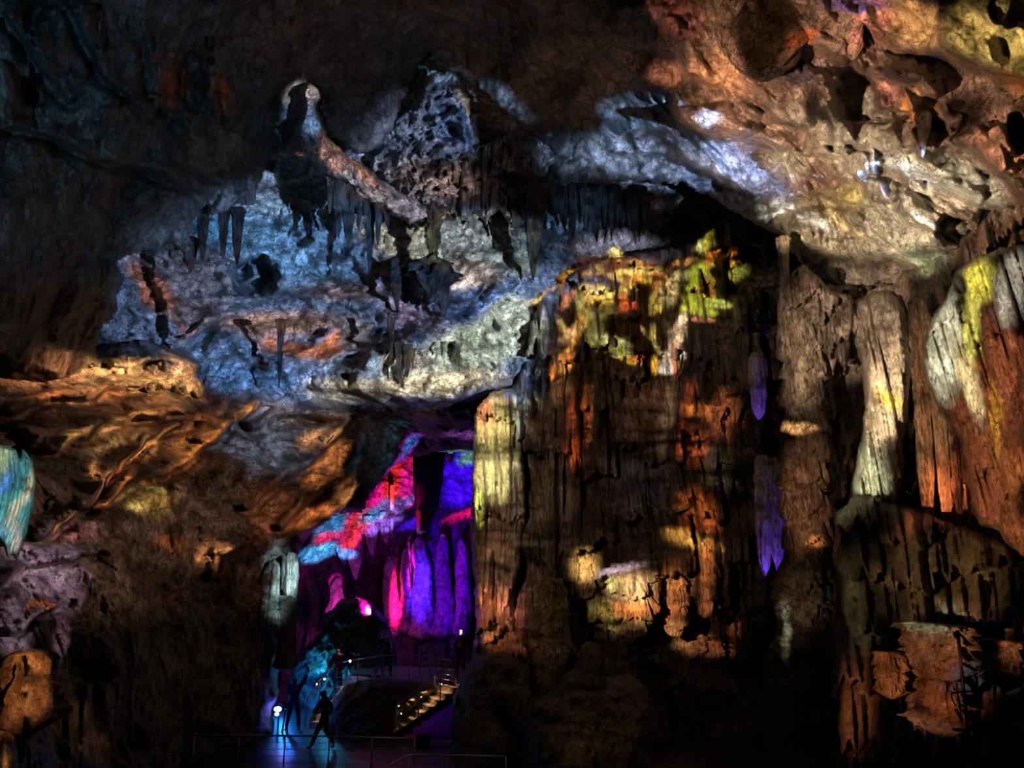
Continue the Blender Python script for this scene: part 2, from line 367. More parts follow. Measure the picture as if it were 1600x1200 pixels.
ceiling = relief('ceiling', [(-170,-140),(1770,-140),(1770,300),(1600,330),(1540,340),(1490,400),(1440,440),(1330,470),(1262,440),(1236,392),(1180,352),(1120,316),(1060,292),(1000,284),(950,292),
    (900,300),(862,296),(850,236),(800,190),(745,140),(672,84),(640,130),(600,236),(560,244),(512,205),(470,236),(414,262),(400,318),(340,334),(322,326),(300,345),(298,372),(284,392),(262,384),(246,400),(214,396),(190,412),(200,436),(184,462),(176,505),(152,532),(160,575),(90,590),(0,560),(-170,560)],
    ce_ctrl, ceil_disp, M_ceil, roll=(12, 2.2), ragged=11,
    ridges=[([(1000,205),(1080,190),(1200,215),(1290,232),(1350,222),(1400,190)],34,1.0,.35),([(1180,330),(1240,300),(1320,285),(1370,250),(1430,262),(1500,285),(1570,320)],36,1.1,.4),
            ([(1030,70),(1080,110),(1130,130),(1180,175),(1260,185)],26,.8,.4),([(1180,350),(1260,372),(1340,400),(1440,390)],32,.8,.3),([(1290,70),(1360,110),(1440,120),(1480,175)],26,.8,.5),
            ([(1440,240),(1500,215),(1560,250),(1620,330)],30,.8,.4),([(1340,20),(1400,70),(1500,80),(1620,130)],32,.8,.4),([(960,235),(1040,238),(1110,262),(1180,300)],18,.7,.4),
            ([(0,195),(60,200),(150,240),(260,270),(330,300)],16,.7,.8),([(20,30),(80,120),(110,150)],18,.7,.6),([(120,20),(170,120),(230,170)],18,.6,.6),([(340,60),(330,150),(345,200)],18,.8,.5),([(230,60),(250,150),(290,190),(320,240)],18,.7,.5)],
    dents=[(1335,150,34,50,2.4),(1455,205,26,22,2.2),(1590,210,16,36,2.2),(1590,15,44,26,1.8),(1245,150,60,46,-1.3),(1410,135,56,40,-1.4),(1390,212,90,26,-1.0),(1300,255,80,26,-1.1),(1545,235,60,40,-1.0),
           (1350,300,60,22,-.9),(1470,320,70,40,-1.0),(1130,190,60,30,-.9),(1325,232,34,8,.8),(1375,188,22,7,.9),(1490,360,28,24,2),(1290,350,60,26,-.8),(1100,150,40,20,.9),(60,140,34,26,.9),(300,130,22,46,.9),(210,200,60,50,-.9),(110,60,60,60,-.9),(350,240,50,40,-.8),(1010,40,60,40,-1.2)], shell=True)

# ---- right wall behind the draperies
wr_ctrl = [(1230,450,23.5),(1300,500,22.5),(1400,480,20.5),(1500,430,17.5),(1600,400,15),(1750,500,12.5),(1300,700,24),(1350,700,21),(1400,700,19.5),(1500,700,17),
    (1600,700,15),(1600,850,15),(1400,860,20),(1320,1000,19.5),(1450,950,17.5),(1600,950,15.5),(1450,1150,16),(1600,1150,14),(1300,1200,19),(1750,1100,12)]
wall_right = relief('wall_right', [(1215,420),(1290,440),(1340,450),(1400,430),(1480,385),(1560,320),(1770,270),(1770,1320),(1290,1320),(1296,1100),(1296,900),(1285,700),(1270,600),(1235,560)],
    wr_ctrl, fluted(.4, 2.4, .6, .9, 2.0, .12, lean=.08, seed=4, plumb=18), M_drape, roll=(14, 2.4), shell=True, dents=[(1490,350,30,30,2),(1395,425,10,24,.8)])

# ---- floor
def boxm(name, mat, lo, hi, parent=None, bevel=0):
    x0, y0, z0 = lo; x1, y1, z1 = hi
    v = np.array([(x, y, z) for x in (x0, x1) for y in (y0, y1) for z in (z0, z1)], float)
    q = np.array([(0,1,3,2),(4,6,7,5),(0,4,5,1),(2,3,7,6),(0,2,6,4),(1,5,7,3)])
    me = mesh_np(name, v, q)
    o = link(name, me, mat, parent, False)
    if bevel:
        b = o.modifiers.new('b', 'BEVEL'); b.width = bevel; b.segments = 2
    return o
def floor_mat():
    m, nt = new_mat('wet_slab_floor'); N = nt.nodes; L = nt.links
    out = N.new('ShaderNodeOutputMaterial'); b = N.new('ShaderNodeBsdfPrincipled'); L.new(b.outputs[0], out.inputs[0])
    tc = N.new('ShaderNodeTexCoord'); br = N.new('ShaderNodeTexBrick'); br.inputs['Scale'].default_value = 1.1; br.inputs['Mortar Size'].default_value = .012
    br.inputs['Color1'].default_value = (.035, .034, .034, 1); br.inputs['Color2'].default_value = (.05, .048, .046, 1); br.inputs['Mortar'].default_value = (.015, .015, .015, 1)
    L.new(tc.outputs['Object'], br.inputs[0]); L.new(br.outputs[0], b.inputs['Base Color'])
    n = N.new('ShaderNodeTexNoise'); n.inputs['Scale'].default_value = 1.4; n.inputs['Detail'].default_value = 7; L.new(tc.outputs['Object'], n.inputs[0])
    mr = N.new('ShaderNodeMapRange'); mr.inputs[3].default_value = .22; mr.inputs[4].default_value = .55; L.new(n.outputs[0], mr.inputs[0]); L.new(mr.outputs[0], b.inputs['Roughness'])
    bp = N.new('ShaderNodeBump'); bp.inputs['Strength'].default_value = .15; bp.inputs['Distance'].default_value = .05; L.new(n.outputs[0], bp.inputs['Height']); L.new(bp.outputs[0], b.inputs['Normal'])
    return m
floor = boxm('floor', floor_mat(), (-40, -8, -.3), (40, 60, 0))
for o in (wall_back, wall_grotto, wall_left, wall_centre, ceiling, wall_right, floor): o['kind'] = 'structure'

# ================================================================== DRIPSTONE
_bv = []
def prep_bvh():
    for o in shells:
        me = o.data; n = len(me.vertices); co = np.empty(n * 3, np.float32); me.vertices.foreach_get('co', co)
        pv = [tuple(p.vertices) for p in me.polygons]
        _bv.append(BVHTree.FromPolygons(co.reshape(-1, 3).tolist(), pv))
def wall_at(px, py):
    d = Vector(rays(px, py)).normalized(); best = None
    for b in _bv:
        h = b.ray_cast(Vector(CAM), d)
        if h[0] is not None and (best is None or h[3] < best[1]): best = (h[0], h[3])
    return best[0] if best else V(px, py, 20)

prep_bvh()
def frame_pts(top, bot):
    a = Vector(top); b = Vector(bot); ax = (b - a); L = ax.length; ax.normalize()
    u = ax.cross(Vector((0, 1, 0))).normalized(); v = ax.cross(u).normalized()
    return a, b, L, u, v
def drip_bm(top, bot, prof, flutes=5, fl=.12, rough=.12, seed=0, rings=None, segs=26, tiers=0, bend=.0):
    """vertices and faces of a dripstone between two points; prof = [(t, radius in metres), ...]"""
    a, b, L, u, v = frame_pts(top, bot)
    rings = rings or int(np.clip(L / .07, 14, 150))
    ts = np.linspace(0, 1, rings); tp, rp = zip(*prof)
    T, TH = np.meshgrid(ts, np.linspace(0, 2 * np.pi, segs, endpoint=False), indexing='ij')
    R = np.interp(T, tp, rp)
    ax = (b - a)
    Pc = np.array(a) + T[..., None] * np.array(ax)
    q = np.stack([np.cos(TH) * 1.3, np.sin(TH) * 1.3, T * L * .9 / max(.3, np.mean(rp) * 2)], -1).reshape(-1, 3) + seed * 3.1
    n = fbm(q, 4, .6).reshape(T.shape)
    ph = perlin(np.stack([T.ravel() * 3, T.ravel() * 0 + seed, T.ravel() * 0], -1)).reshape(T.shape)
    k = 1 + rough * n * 1.6 + fl * np.abs(np.sin(flutes * .5 * TH + ph * 1.5 + seed)) - fl * .5
    if tiers:
        jag = perlin(np.stack([np.cos(TH) * 2.5, np.sin(TH) * 2.5, TH * 0 + seed], -1).reshape(-1, 3)).reshape(T.shape)
        jag2 = perlin(np.stack([np.cos(TH) * 9, np.sin(TH) * 9, TH * 0 + seed], -1).reshape(-1, 3)).reshape(T.shape)
        f = (T * tiers + jag * .35 + jag2 * .12 + seed * .37) % 1.0
        k *= .80 + .34 * f ** 1.3
    R = R * k
    off = (np.cos(TH) * R)[..., None] * np.array(u) + (np.sin(TH) * R)[..., None] * np.array(v)
    bx = bend * np.mean(rp) * perlin(np.stack([T.ravel() * 2.2, T.ravel() * 0 + seed * 1.7, T.ravel() * 0 + .5], -1)).reshape(T.shape)
    P = Pc + off + bx[..., None] * np.array(u)
    P = P.reshape(-1, 3)
    P = np.concatenate([P, [np.array(a)], [P.reshape(rings, segs, 3)[-1].mean(0) + np.array(ax) / L * rp[-1] * .6]])
    faces = []
    for i in range(rings - 1):
        for j in range(segs):
            faces.append((i * segs + j, i * segs + (j + 1) % segs, (i + 1) * segs + (j + 1) % segs, (i + 1) * segs + j))
    ca, cb = rings * segs, rings * segs + 1
    for j in range(segs):
        faces.append((ca, (j + 1) % segs, j)); o = (rings - 1) * segs
        faces.append((cb, o + j, o + (j + 1) % segs))
    return P, faces
def drip(name, label, cat, top, bot, YT, prof, mat, YB=None, group=None, parent=None, **kw):
    """top, bot = sighting (px, py); prof radii are given in sighted pixels at that distance"""
    if YT is None:                  # grown onto the shell behind it: two thirds of its width stands proud
        rm = np.mean([r for t, r in prof]) * m_per_px(top[1], 27)
        YT = wall_at(top[0], top[1] + 6).y - rm * .25; mid = (np.array(top) + np.array(bot)) / 2
        YB = min(wall_at(*bot).y, wall_at(*mid).y) - rm * .25
    YB = YB or YT; s = m_per_px((top[1] + bot[1]) / 2, (YT + YB) / 2)
    pr = [(t, r * s) for t, r in prof]
    P, f = drip_bm(at(*top, YT), at(*bot, YB), pr, **kw)
    me = bpy.data.meshes.new(name); me.from_pydata(P.tolist(), [], f); me.update()
    o = link(name, me, mat, parent)
    if label: tag(o, label, cat, group)
    return o
def shape(name, label, cat, outline, ctrl, disp, mat, group=None, parent=None, **kw):
    o = relief(name, outline, ctrl, disp, mat, parent=parent, **kw)
    if label: tag(o, label, cat, group); shells.append(o)
    return o
def flatY(Y, slope=0, cx=0):
    return [(cx - 300, 0, Y - slope * 3), (cx + 300, 0, Y + slope * 3), (cx - 300, 1300, Y - slope * 3), (cx + 300, 1300, Y + slope * 3)]

# ---- horn-like spur and pitted boss high on the blue wall
spur = shape('rock_spur', 'curved horn-shaped rock ledge with pinkish rim sweeping down high on the blue wall', 'rock ledge',
    [(466,136),(480,126),(500,134),(505,150),(497,168),(507,186),(515,214),(540,238),(575,262),(622,298),(672,322),(676,344),(640,352),(590,328),(540,294),(500,268),(474,238),(463,202),(470,170)],
    [(466,130,23.4),(480,220,24.4),(560,280,26.2),(680,340,27.2),(520,210,25),(640,310,27)], rough_rock(.3, .3, .12, .5, seed=21, pits=.2, pit_size=.5), M_lime, roll=(12, 3.4), ragged=4, step=2)
boss = shape('pitted_rock_boss', 'tall pitted boss of rock with dark holes, blue-lit, rising above the curved ledge', 'rock',
    [(575,262),(590,220),(625,175),(650,150),(664,106),(690,112),(705,104),(724,126),(738,160),(742,205),(762,232),(772,280),(752,310),(715,330),(680,352),(640,330)],
    [(600,250,31),(670,120,30.6),(700,180,29.4),(700,260,28.8),(760,280,30),(650,320,29)], rough_rock(.5, .4, .14, .6, seed=22, pits=.9, pit_size=.62), M_lime, roll=(18, 3.4), ragged=5, step=2,
    dents=[(690,172,16,10,1.6),(700,205,22,15,1.8),(668,186,12,10,1.2),(610,244,12,11,1.4),(680,262,26,16,1.5),(670,212,9,8,.8),(640,215,7,6,.7),(650,235,8,8,.7)])
shelf = shape('rock_shelf', 'dark rock shelf with ragged hanging drip edge right of the pitted boss', 'rock shelf',
    [(690,250),(760,225),(820,200),(856,240),(852,300),(838,330),(820,318),(800,360),(780,330),(760,352),(740,334),(716,350),(700,340),(676,362),(664,330)],
    [(680,300,28.4),(760,260,28.6),(850,260,28.8),(760,340,27.6),(830,320,27.8)], fluted(.4, 2.4, .5, .7, 1.4, .15, seed=7), M_drip, roll=(10, 2.6), ragged=6, step=2)

# ---- stalactites in front of the blue wall
prof_s = lambda r: [(0, r * 1.5), (.12, r * 1.05), (.5, r * .8), (.85, r * .42), (1, r * .12)]
cl = 'dark slender stalactite in the cluster hanging under the curved horn ledge'
for i, (x, y0, y1, r) in enumerate([(530,286,372,9),(545,296,388,11),(576,306,430,8),(592,320,384,6),(561,305,362,6),(604,328,360,4),(517,276,335,6)]):
    lab = {1: 'thickest dark stalactite in the cluster under the horn ledge', 2: 'longest dark stalactite under the horn ledge, pointed tip'}.get(i, cl)
    drip('stalactite', lab, 'stalactite', (x, y0), (x + (i % 3 - 1) * 2, y1), 26.9 + .25 * (i % 3), prof_s(r), M_unlitdrip, group='stalactites under the horn ledge', seed=i, flutes=4, bend=.25)
drip('stalactite', 'dark stalactite with a lumpy foot hanging from the centre of the rock shelf', 'stalactite', (678,325), (675,470), 27.4, [(0,20),(.12,11),(.35,8),(.52,9),(.6,22),(.72,27),(.85,17),(1,6)], M_unlitdrip, seed=11, rough=.55, flutes=9, fl=.3, segs=48, rings=90)
drip('stalactite', 'narrow black stalactite just right of the lumpy-footed one', 'stalactite', (692,425), (693,508), 27.6, [(0,12),(.3,10),(.6,6),(1,1.2)], M_unlitdrip, seed=12, rough=.25)
drip('stalactite', 'short black stalactite just left of the lumpy-footed one', 'stalactite', (618,405), (621,492), 28.2, [(0,6),(.3,8),(.6,7),(1,1.2)], M_unlitdrip, seed=13, rough=.25)
drip('stalactite', 'big dark cone stalactite at right end of the shelf, above the pale lip', 'stalactite', (835,285), (833,438), 27.2, [(0,26),(.15,19),(.4,14),(.7,9),(1,1.2)], M_unlitdrip, seed=14, rough=.14, flutes=8, fl=.25)
drip('stalactite', 'dark tapering stalactite left of the big cone at the end of the shelf', 'stalactite', (806,300), (808,372), 27.6, [(0,16),(.3,10),(.7,6),(1,1)], M_unlitdrip, seed=15)
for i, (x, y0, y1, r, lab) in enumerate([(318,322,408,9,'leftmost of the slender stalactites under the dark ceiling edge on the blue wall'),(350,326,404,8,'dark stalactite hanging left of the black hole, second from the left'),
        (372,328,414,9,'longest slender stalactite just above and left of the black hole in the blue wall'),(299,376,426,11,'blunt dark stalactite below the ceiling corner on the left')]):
    drip('stalactite', lab, 'stalactite', (x, y0), (x - 2, y1), 25.5 if x != 299 else 26, prof_s(r), M_unlitdrip, group='stalactites at the left ceiling edge', seed=20 + i, flutes=5)
for i, (x, y0, y1, r) in enumerate([(611,498,562,5),(623,535,592,6),(636,540,590,7),(645,545,575,3)]):
    drip('stalactite', 'small dark stalactite in the tuft hanging over the cream lip of the blue wall', 'stalactite', (x, y0), (x, y1), 25.7, prof_s(r), M_unlitdrip, group='tuft of stalactites on the pale lip', seed=30 + i, flutes=4)
drip('stalactite', 'thin dark stalactite crossing the orange-lit band of the blue wall', 'stalactite', (439,500), (436,606), 26.2, [(0,9),(.2,5),(.6,3.5),(1,1)], M_unlitdrip, seed=36)
drip('stalactite', 'tiny dark stalactite on the pale sloping face right of the tuft', 'stalactite', (692,535), (690,556), 26, [(0,5),(.5,2.5),(1,.7)], M_unlitdrip, seed=37)
for i in range(16):
    x = 868 + i * 9.5 + random.uniform(-3, 3); y0 = 292 + 6 * math.sin(i * 1.3) + i * .5; y1 = y0 + random.uniform(45, 98)
    drip('stalactite', 'dark stalactite in the fringe hanging above the yellow-lit rock face', 'stalactite', (x, y0), (x + random.uniform(-2, 2), y1), 28.2 + random.uniform(-.5, .5), prof_s(random.uniform(5, 9)), M_unlitdrip, group='fringe of stalactites above the yellow light', seed=40 + i, flutes=4)

# ---- turquoise shield at the left edge, close by
shape('shield_drapery', 'turquoise-lit fan-shaped hanging stone drapery at the left edge of the view', 'stone drapery',
    [(-60,688),(12,695),(26,702),(31,716),(34,700),(42,706),(52,722),(56,752),(53,790),(44,832),(33,862),(26,878),(19,868),(12,872),(4,852),(-20,820),(-60,800)],
    [(-60,750,10.2),(20,700,10),(20,870,10),(56,760,10.2)], fluted(.10, 5, .1, 0, small=.012, lean=-.05, seed=6), M_white, roll=(8, .5), ragged=.8, step=1.2)
drip('stalagmite', 'stubby orange-brown stalagmite with knobbly crown at the lower left', 'stalagmite', (40,1016), (36,1125), 12.6, [(0,14),(.06,28),(.2,36),(.6,42),(1,48)], M_skirt, seed=51, rough=.34, flutes=11, fl=.34, segs=60, rings=90)
shape('flowstone_fringe', 'row of golden-lit knobbly flowstone tips along the top of the left slope', 'flowstone',
    [(105,600),(120,580),(150,585),(165,562),(190,545),(222,552),(225,572),(245,570),(262,556),(290,556),(312,572),(322,606),(316,640),(300,622),(282,650),(262,610),(240,628),(222,604),(200,628),(176,602),(150,622),(128,606)],
    flatY(25, 1, 200), rough_rock(.3, .35, .14, .42, seed=24, pits=.5, pit_size=.55), M_slope, roll=(12, 1.6), ragged=5, step=2)

# ---- grotto formations
drip('hanging_column', 'huge dark fluted stone column hanging in the purple-lit grotto', 'stalactite', (668,640), (666,846), 37, [(0,21),(.3,19),(.7,17),(.92,15),(.98,11),(1,5)], M_unlitdrip, seed=60, rough=.05, flutes=16, fl=.10, segs=64)
drip('stalactite', 'thin white-tipped stalactite left of the hanging column in the grotto', 'stalactite', (613,758), (612,840), 42, [(0,4),(.4,3),(1,1.8)], M_white, seed=61, rough=.05)
for i, (x, y0, y1, r, lab) in enumerate([(711,636,672,8,'blue leaf-shaped stalactite at the top right of the grotto'),(731,640,700,7,'dark stalactite beside the grotto edge, top right'),(704,680,725,9,'purple-brown blunt stalactite in the upper right of the grotto')]):
    drip('stalactite', lab, 'stalactite', (x, y0), (x - 1, y1), 41, [(0,r*.8),(.3,r),(.7,r*.7),(1,1)], M_lime, group='stalactites at the grotto roof', seed=62 + i)
for i, (x, y0, y1, r, lab) in enumerate([(552,828,905,13,'blue and violet draped stalactite at the lower lip of the grotto slope'),(578,806,868,10,'violet stalactite second along the grotto slope lip'),
        (535,850,884,9,'short blue stalactite lowest along the grotto slope lip'),(600,800,850,9,'rounded stalactite beside the thin white-tipped one in the grotto')]):
    drip('stalactite', lab, 'stalactite', (x, y0), (x + 4, y1), 42.2, [(0,r*.9),(.3,r),(.7,r*.7),(1,2)], M_pale, group='stalactites along the grotto slope', seed=66 + i, flutes=7, fl=.3)
for i, (x, y0, y1, r, lab) in enumerate([(612,868,990,12,'magenta-lit fluted stalagmite column in the grotto'),(657,838,990,16,'violet-blue fluted column below the hanging column'),(635,856,985,9,'blue column between the magenta and violet ones'),
        (690,835,990,13,'dim indigo column right of the violet-blue one in the grotto'),(722,842,990,12,'dim purple column by the right edge of the grotto'),(524,900,955,12,'brightest pink-white lit rock pillar above the cyan mound')]):
    drip('grotto_column', lab, 'stone column', (x, y0), (x, y1), 43.6 if i < 5 else 40, [(0,r*.15),(.08,r*.6),(.3,r*.8),(.7,r),(1,r*1.3)], M_pale, group='columns in the grotto', bend=.8, YB=None, seed=70 + i, flutes=9, fl=.22, rough=.12)
shape('grotto_mound', 'rock mound with a cyan-lit left edge behind the silhouetted visitor', 'rock mound',
    [(444,1175),(448,1082),(456,1034),(478,1008),(502,985),(510,955),(532,936),(556,930),(582,942),(606,966),(622,1010),(625,1075),(600,1100),(520,1175)],
    [(450,1100,33),(520,980,33.5),(560,940,35),(560,1050,32),(620,1000,35)], rough_rock(.5, .35, .1, .6, seed=26, blocks=.3, block_size=1), M_lime, roll=(12, 2.2), ragged=3, step=2)
shape('pale_drapery', 'grey-white tongue-shaped drapery at the left side of the grotto opening', 'stone drapery',
    [(440,868),(452,862),(463,864),(468,880),(468,905),(464,938),(456,938),(446,934),(438,920)], flatY(25.6), fluted(.12, 6, .1, 0, small=.02, seed=9), M_white, roll=(7, .9), ragged=1, step=1.4)
shape('pale_drapery', 'greenish ragged drapery left of the grey-white tongue', 'stone drapery',
    [(405,905),(418,876),(428,870),(438,880),(440,925),(442,995),(432,1010),(414,985),(398,985),(402,940)], flatY(25.4), fluted(.2, 4, .2, 0, small=.04, seed=10), M_pale, roll=(9, 1.2), ragged=2, step=1.5)
drip('grotto_column', 'dark stone pillar under the grey-white tongue at the grotto edge', 'stone column', (452,930), (446,1040), 25.9, [(0,14),(.4,13),(.8,14),(1,18)], M_mud, seed=80)

# ---- pieces of the column wall
shape('flowstone_curtain', 'tall pale-streaked flowstone curtain at the right edge of the grotto', 'flowstone curtain',
    [(742,636),(768,612),(800,606),(818,618),(820,700),(822,800),(816,880),(800,930),(790,985),(772,1010),(752,1012),(742,960),(738,860),(736,740)],
    [(740,650,25),(740,950,24.6),(820,650,25.4),(820,900,25.2)], fluted(.42, 3.2, .35, .7, 2.6, .1, seed=12), M_white, roll=(9, 2.2), ragged=3.5, step=1.8)
for i, (x, y0, y1, r, lab, Y) in enumerate([(838,600,1010,15,'broad dark fluted column right of the pale-streaked curtain',None),(872,560,960,10,'slender column with reddish streaks, second from the broad dark one',None),
        (896,560,930,11,'dark ribbed column left of the bright knobbly mound',None),(857,640,1000,8,'thin dark column wedged behind the broad dark column',None)]):
    drip('flowstone_column', lab, 'stone column', (x, y0), (x + 2, y1), Y, [(0,r*1.2),(.2,r),(.6,r*.95),(.9,r*1.15),(1,r*1.5)], M_drip, group='columns left of the central wall', seed=90 + i, flutes=8, fl=.3, rough=.16, segs=40, bend=.5)
drip('flowstone_column', 'hourglass-shaped thin column in the middle of the brown wall', 'stone column', (1038,560), (1050,790), None, [(0,26),(.25,18),(.5,5),(.6,5),(.8,15),(1,24)], M_drip, seed=96, flutes=12, fl=.2, segs=48)
for i, (x, y0, y1, r) in enumerate([(1066,560,690,7),(1018,560,650,8),(960,560,670,10),(985,560,620,8),(1090,560,700,8),(930,570,690,9),(1110,640,760,14),(1135,615,780,17)]):
    lab = 'russet stalactite in the row hanging across the middle of the brown wall' if i < 6 else ['orange-lit knobbly stalactite right of the hourglass column', 'widest orange-lit stalactite at the right of the brown wall'][i - 6]
    drip('stalactite', lab, 'stalactite', (x, y0), (x + random.uniform(-3, 3), y1), None, [(0,r*1.5),(.3,r),(.7,r*.7),(1,1.5)], M_drip, group='stalactites on the brown wall', seed=100 + i, flutes=7, fl=.3, rough=.2)
for i, (x, y0, y1, r, lab, Y) in enumerate([(982,893,984,40,'bright cauliflower-shaped flowstone mound with dripping fringe',None),(914,866,930,17,'yellow-topped stump of flowstone left of the cauliflower mound',None),(1054,896,990,19,'greenish-brown flowstone knob right of the cauliflower mound',None),
        (1102,850,960,18,'orange-lit draped pillar right of the greenish-brown knob',None),(1078,985,1024,20,'small lit knob at the foot of the brown wall',None),(1116,998,1030,14,'smallest lit knob low right of the brown wall',None)]):
    drip('flowstone_mound', lab, 'flowstone', (x, y0), (x, y1), Y, [(0,r*.45),(.08,r*.8),(.25,r),(.6,r*1.02),(.85,r*.9),(1,r*.6)], M_drape, group='flowstone mounds at the foot of the wall', seed=110 + i, flutes=13, fl=.16, rough=.22, tiers=3 if y1 - y0 > 50 else 2, segs=72, rings=80)
for (x, y0, y1, r, lab, Y, k) in [(1183,552,655,13,'purple-lit finger of drapery high in the black cleft',27.6,3),(1192,712,900,13,'purple-lit drapery hanging left in the black cleft',27.4,4),(1213,715,890,12,'purple-lit drapery in the middle of the black cleft',27.2,5),(1236,690,830,8,'narrow purple strip against the ringed column',26.2,6)]:
    drip('cleft_drapery', lab, 'stone drapery', (x, y0), (x + 3, y1), Y, [(0,r*.7),(.1,r),(.6,r*.9),(.9,r*.6),(1,2)], M_white, group='purple-lit draperies in the cleft', seed=120 + k, flutes=9, fl=.35, rough=.12, segs=44)

# ---- ringed column and the hanging lace at its head
drip('ringed_column', 'tall ringed column of stacked drip tiers right of the black cleft', 'stone column', (1252,470), (1262,905), 21.4, [(0,14),(.06,26),(.3,32),(.6,34),(.9,38),(1,40)], M_drape, YB=21.8, seed=130, tiers=10, rough=.16, flutes=17, fl=.07, segs=90, rings=230)
drip('ringed_column_base', 'dark lumpy base of stacked boulders beneath the ringed column', 'stone column', (1256,890), (1244,1330), 21.2, [(0,30),(.1,42),(.28,36),(.32,44),(.55,38),(.8,44),(1,50)], M_mud, YB=19.5, seed=131, tiers=4, rough=.28, flutes=7, segs=80, rings=160)
drip('ceiling_column', 'thin column joining the ceiling to the pale lace drapery', 'stone column', (1224,372), (1228,560), 21.4, [(0,12),(.2,7),(.5,9),(1,14)], M_drape, seed=132, flutes=7)
shape('lace_drapery', 'pale brown lace-edged drapery hanging over the ringed column', 'stone drapery',
    [(1215,452),(1236,424),(1256,412),(1276,430),(1300,455),(1330,462),(1350,500),(1345,540),(1330,520),(1322,580),(1308,560),(1302,600),(1290,560),(1280,520),(1268,500),(1258,510),(1250,480),(1240,490),(1232,520),(1222,500)],
    [(1220,460,20.9),(1260,420,20.7),(1340,480,20.2),(1300,580,20.8)], fluted(.3, 3.4, .3, .5, 1.3, .08, seed=14), M_drape, roll=(8, 1.5), ragged=3, step=1.8)

# ---- great draperies on the right
shape('great_drapery', 'big pale buttress-like drapery left of the dark vertical folds', 'stone drapery',
    [(1330,470),(1362,452),(1392,450),(1420,480),(1428,560),(1424,640),(1420,720),(1408,800),(1390,850),(1344,846),(1330,800),(1326,760),(1340,700),(1350,640),(1342,560),(1330,520)],
    [(1340,480,20.2),(1360,650,18.4),(1400,500,19),(1420,800,18.2),(1330,800,18.8)], fluted(.34, 2.6, .35, 0, small=.06, lean=.05, seed=15, plumb=18.5), M_white, roll=(22, 3), ragged=3, step=2)
for i, (x, y0, x1, y1, r, lab) in enumerate([(1434,470,1452,820,12,'first long dark fold right of the pale buttress drapery'),(1455,500,1482,835,9,'second long dark fold, with an orange-lit edge low down'),(1478,560,1502,830,6,'third and thinnest long dark fold')]):
    drip('drapery_fold', lab, 'stone drapery', (x, y0), (x1, y1), 17.6 - i * .3, [(0,r*1.1),(.3,r),(.8,r*.9),(1,r*.5)], M_drape, group='long folds of the right wall', seed=140 + i, flutes=5, fl=.3, rough=.07, segs=40)
shape('great_drapery', 'huge rust-brown drapery with yellow and white lit top at the right edge', 'stone drapery',
    [(1492,420),(1530,396),(1580,384),(1780,360),(1780,900),(1640,890),(1600,878),(1580,880),(1568,850),(1560,832),(1530,826),(1518,800),(1512,740),(1498,690),(1478,664),(1456,626),(1440,580),(1438,540),(1452,500),(1478,462)],
    [(1440,560,16.2),(1500,430,15.2),(1500,650,15.2),(1600,450,13.2),(1600,700,13),(1600,880,13.2),(1750,600,11),(1530,820,14.8)], fluted(.36, 2.4, .5, .25, 2.6, .08, lean=.12, seed=16, plumb=14), M_drape, roll=(14, 2.4), ragged=3, step=2.2,
    dents=[(1500,445,12,14,.5),(1506,495,9,11,.5)])
shape('flowstone_skirt', 'mossy olive-brown stepped flowstone mass below the right draperies', 'flowstone',
    [(1304,800),(1340,770),(1400,782),(1450,800),(1520,826),(1570,850),(1640,880),(1780,880),(1780,1330),(1300,1330),(1312,1180),(1304,1080),(1318,980),(1302,900)],
    [(1310,820,17.6),(1310,1000,17.4),(1400,900,16),(1500,860,15),(1600,900,13.4),(1450,1000,15),(1420,1100,14.6),(1550,1050,13.6),(1600,1150,12.4),(1350,1200,15),(1760,1000,11)],
    fluted(.34, 3.0, .55, .9, .95, .14, lean=.0, seed=17, plumb=15), M_skirt, roll=(16, 2), ragged=4, step=2.2)
for i, (x, y0, y1, r, lab) in enumerate([(1462,974,1040,50,'rimmed flowstone basin with bright upper edge in the lower right'),(1388,1018,1080,20,'square-topped lit flowstone block left of the rimmed basin'),(1470,1060,1130,38,'lumpy orange mound under the rimmed basin'),(1250+320,1000,1060,30,'flowstone tier at the right edge beyond the metal pole')]):
    drip('flowstone_basin', lab, 'flowstone', (x, y0), (x + 4, y1), 13.4 if x < 1500 else 12.4, [(0,r*.7),(.05,r),(.3,r*.93),(.7,r*.95),(1,r*1.1)], M_skirt, group='flowstone tiers at the lower right', seed=150 + i, flutes=23, fl=.16, rough=.3, tiers=3, segs=90, rings=80)
drip('hanging_bell', 'big dark brown bell-shaped rock hanging from the upper right ceiling', 'rock', (1200,-60), (1190,122), 15.5, [(0,90),(.4,76),(.75,56),(.93,30),(1,6)], M_mud, seed=160, rough=.14, flutes=7, fl=.12, segs=70, rings=90)
shells.append(bpy.data.objects['hanging_bell']); shells.append(bpy.data.objects['ringed_column']); shells.append(bpy.data.objects['ringed_column_base'])
shells += [o for o in bpy.data.objects if o.name.startswith(('flowstone_basin', 'flowstone_mound', 'drapery_fold', 'stalagmite'))]
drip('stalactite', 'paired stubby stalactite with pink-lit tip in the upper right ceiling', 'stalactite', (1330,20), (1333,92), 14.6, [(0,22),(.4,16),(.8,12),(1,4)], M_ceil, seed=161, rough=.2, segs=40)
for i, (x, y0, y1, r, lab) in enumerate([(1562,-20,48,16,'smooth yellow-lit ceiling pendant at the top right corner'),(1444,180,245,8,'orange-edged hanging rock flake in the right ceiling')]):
    drip('ceiling_pendant', lab, 'stalactite', (x, y0), (x - 3, y1), 12 if i == 0 else 13.2, [(0,r*1.5),(.4,r),(1,2)], M_ceil, seed=165 + i, rough=.2)

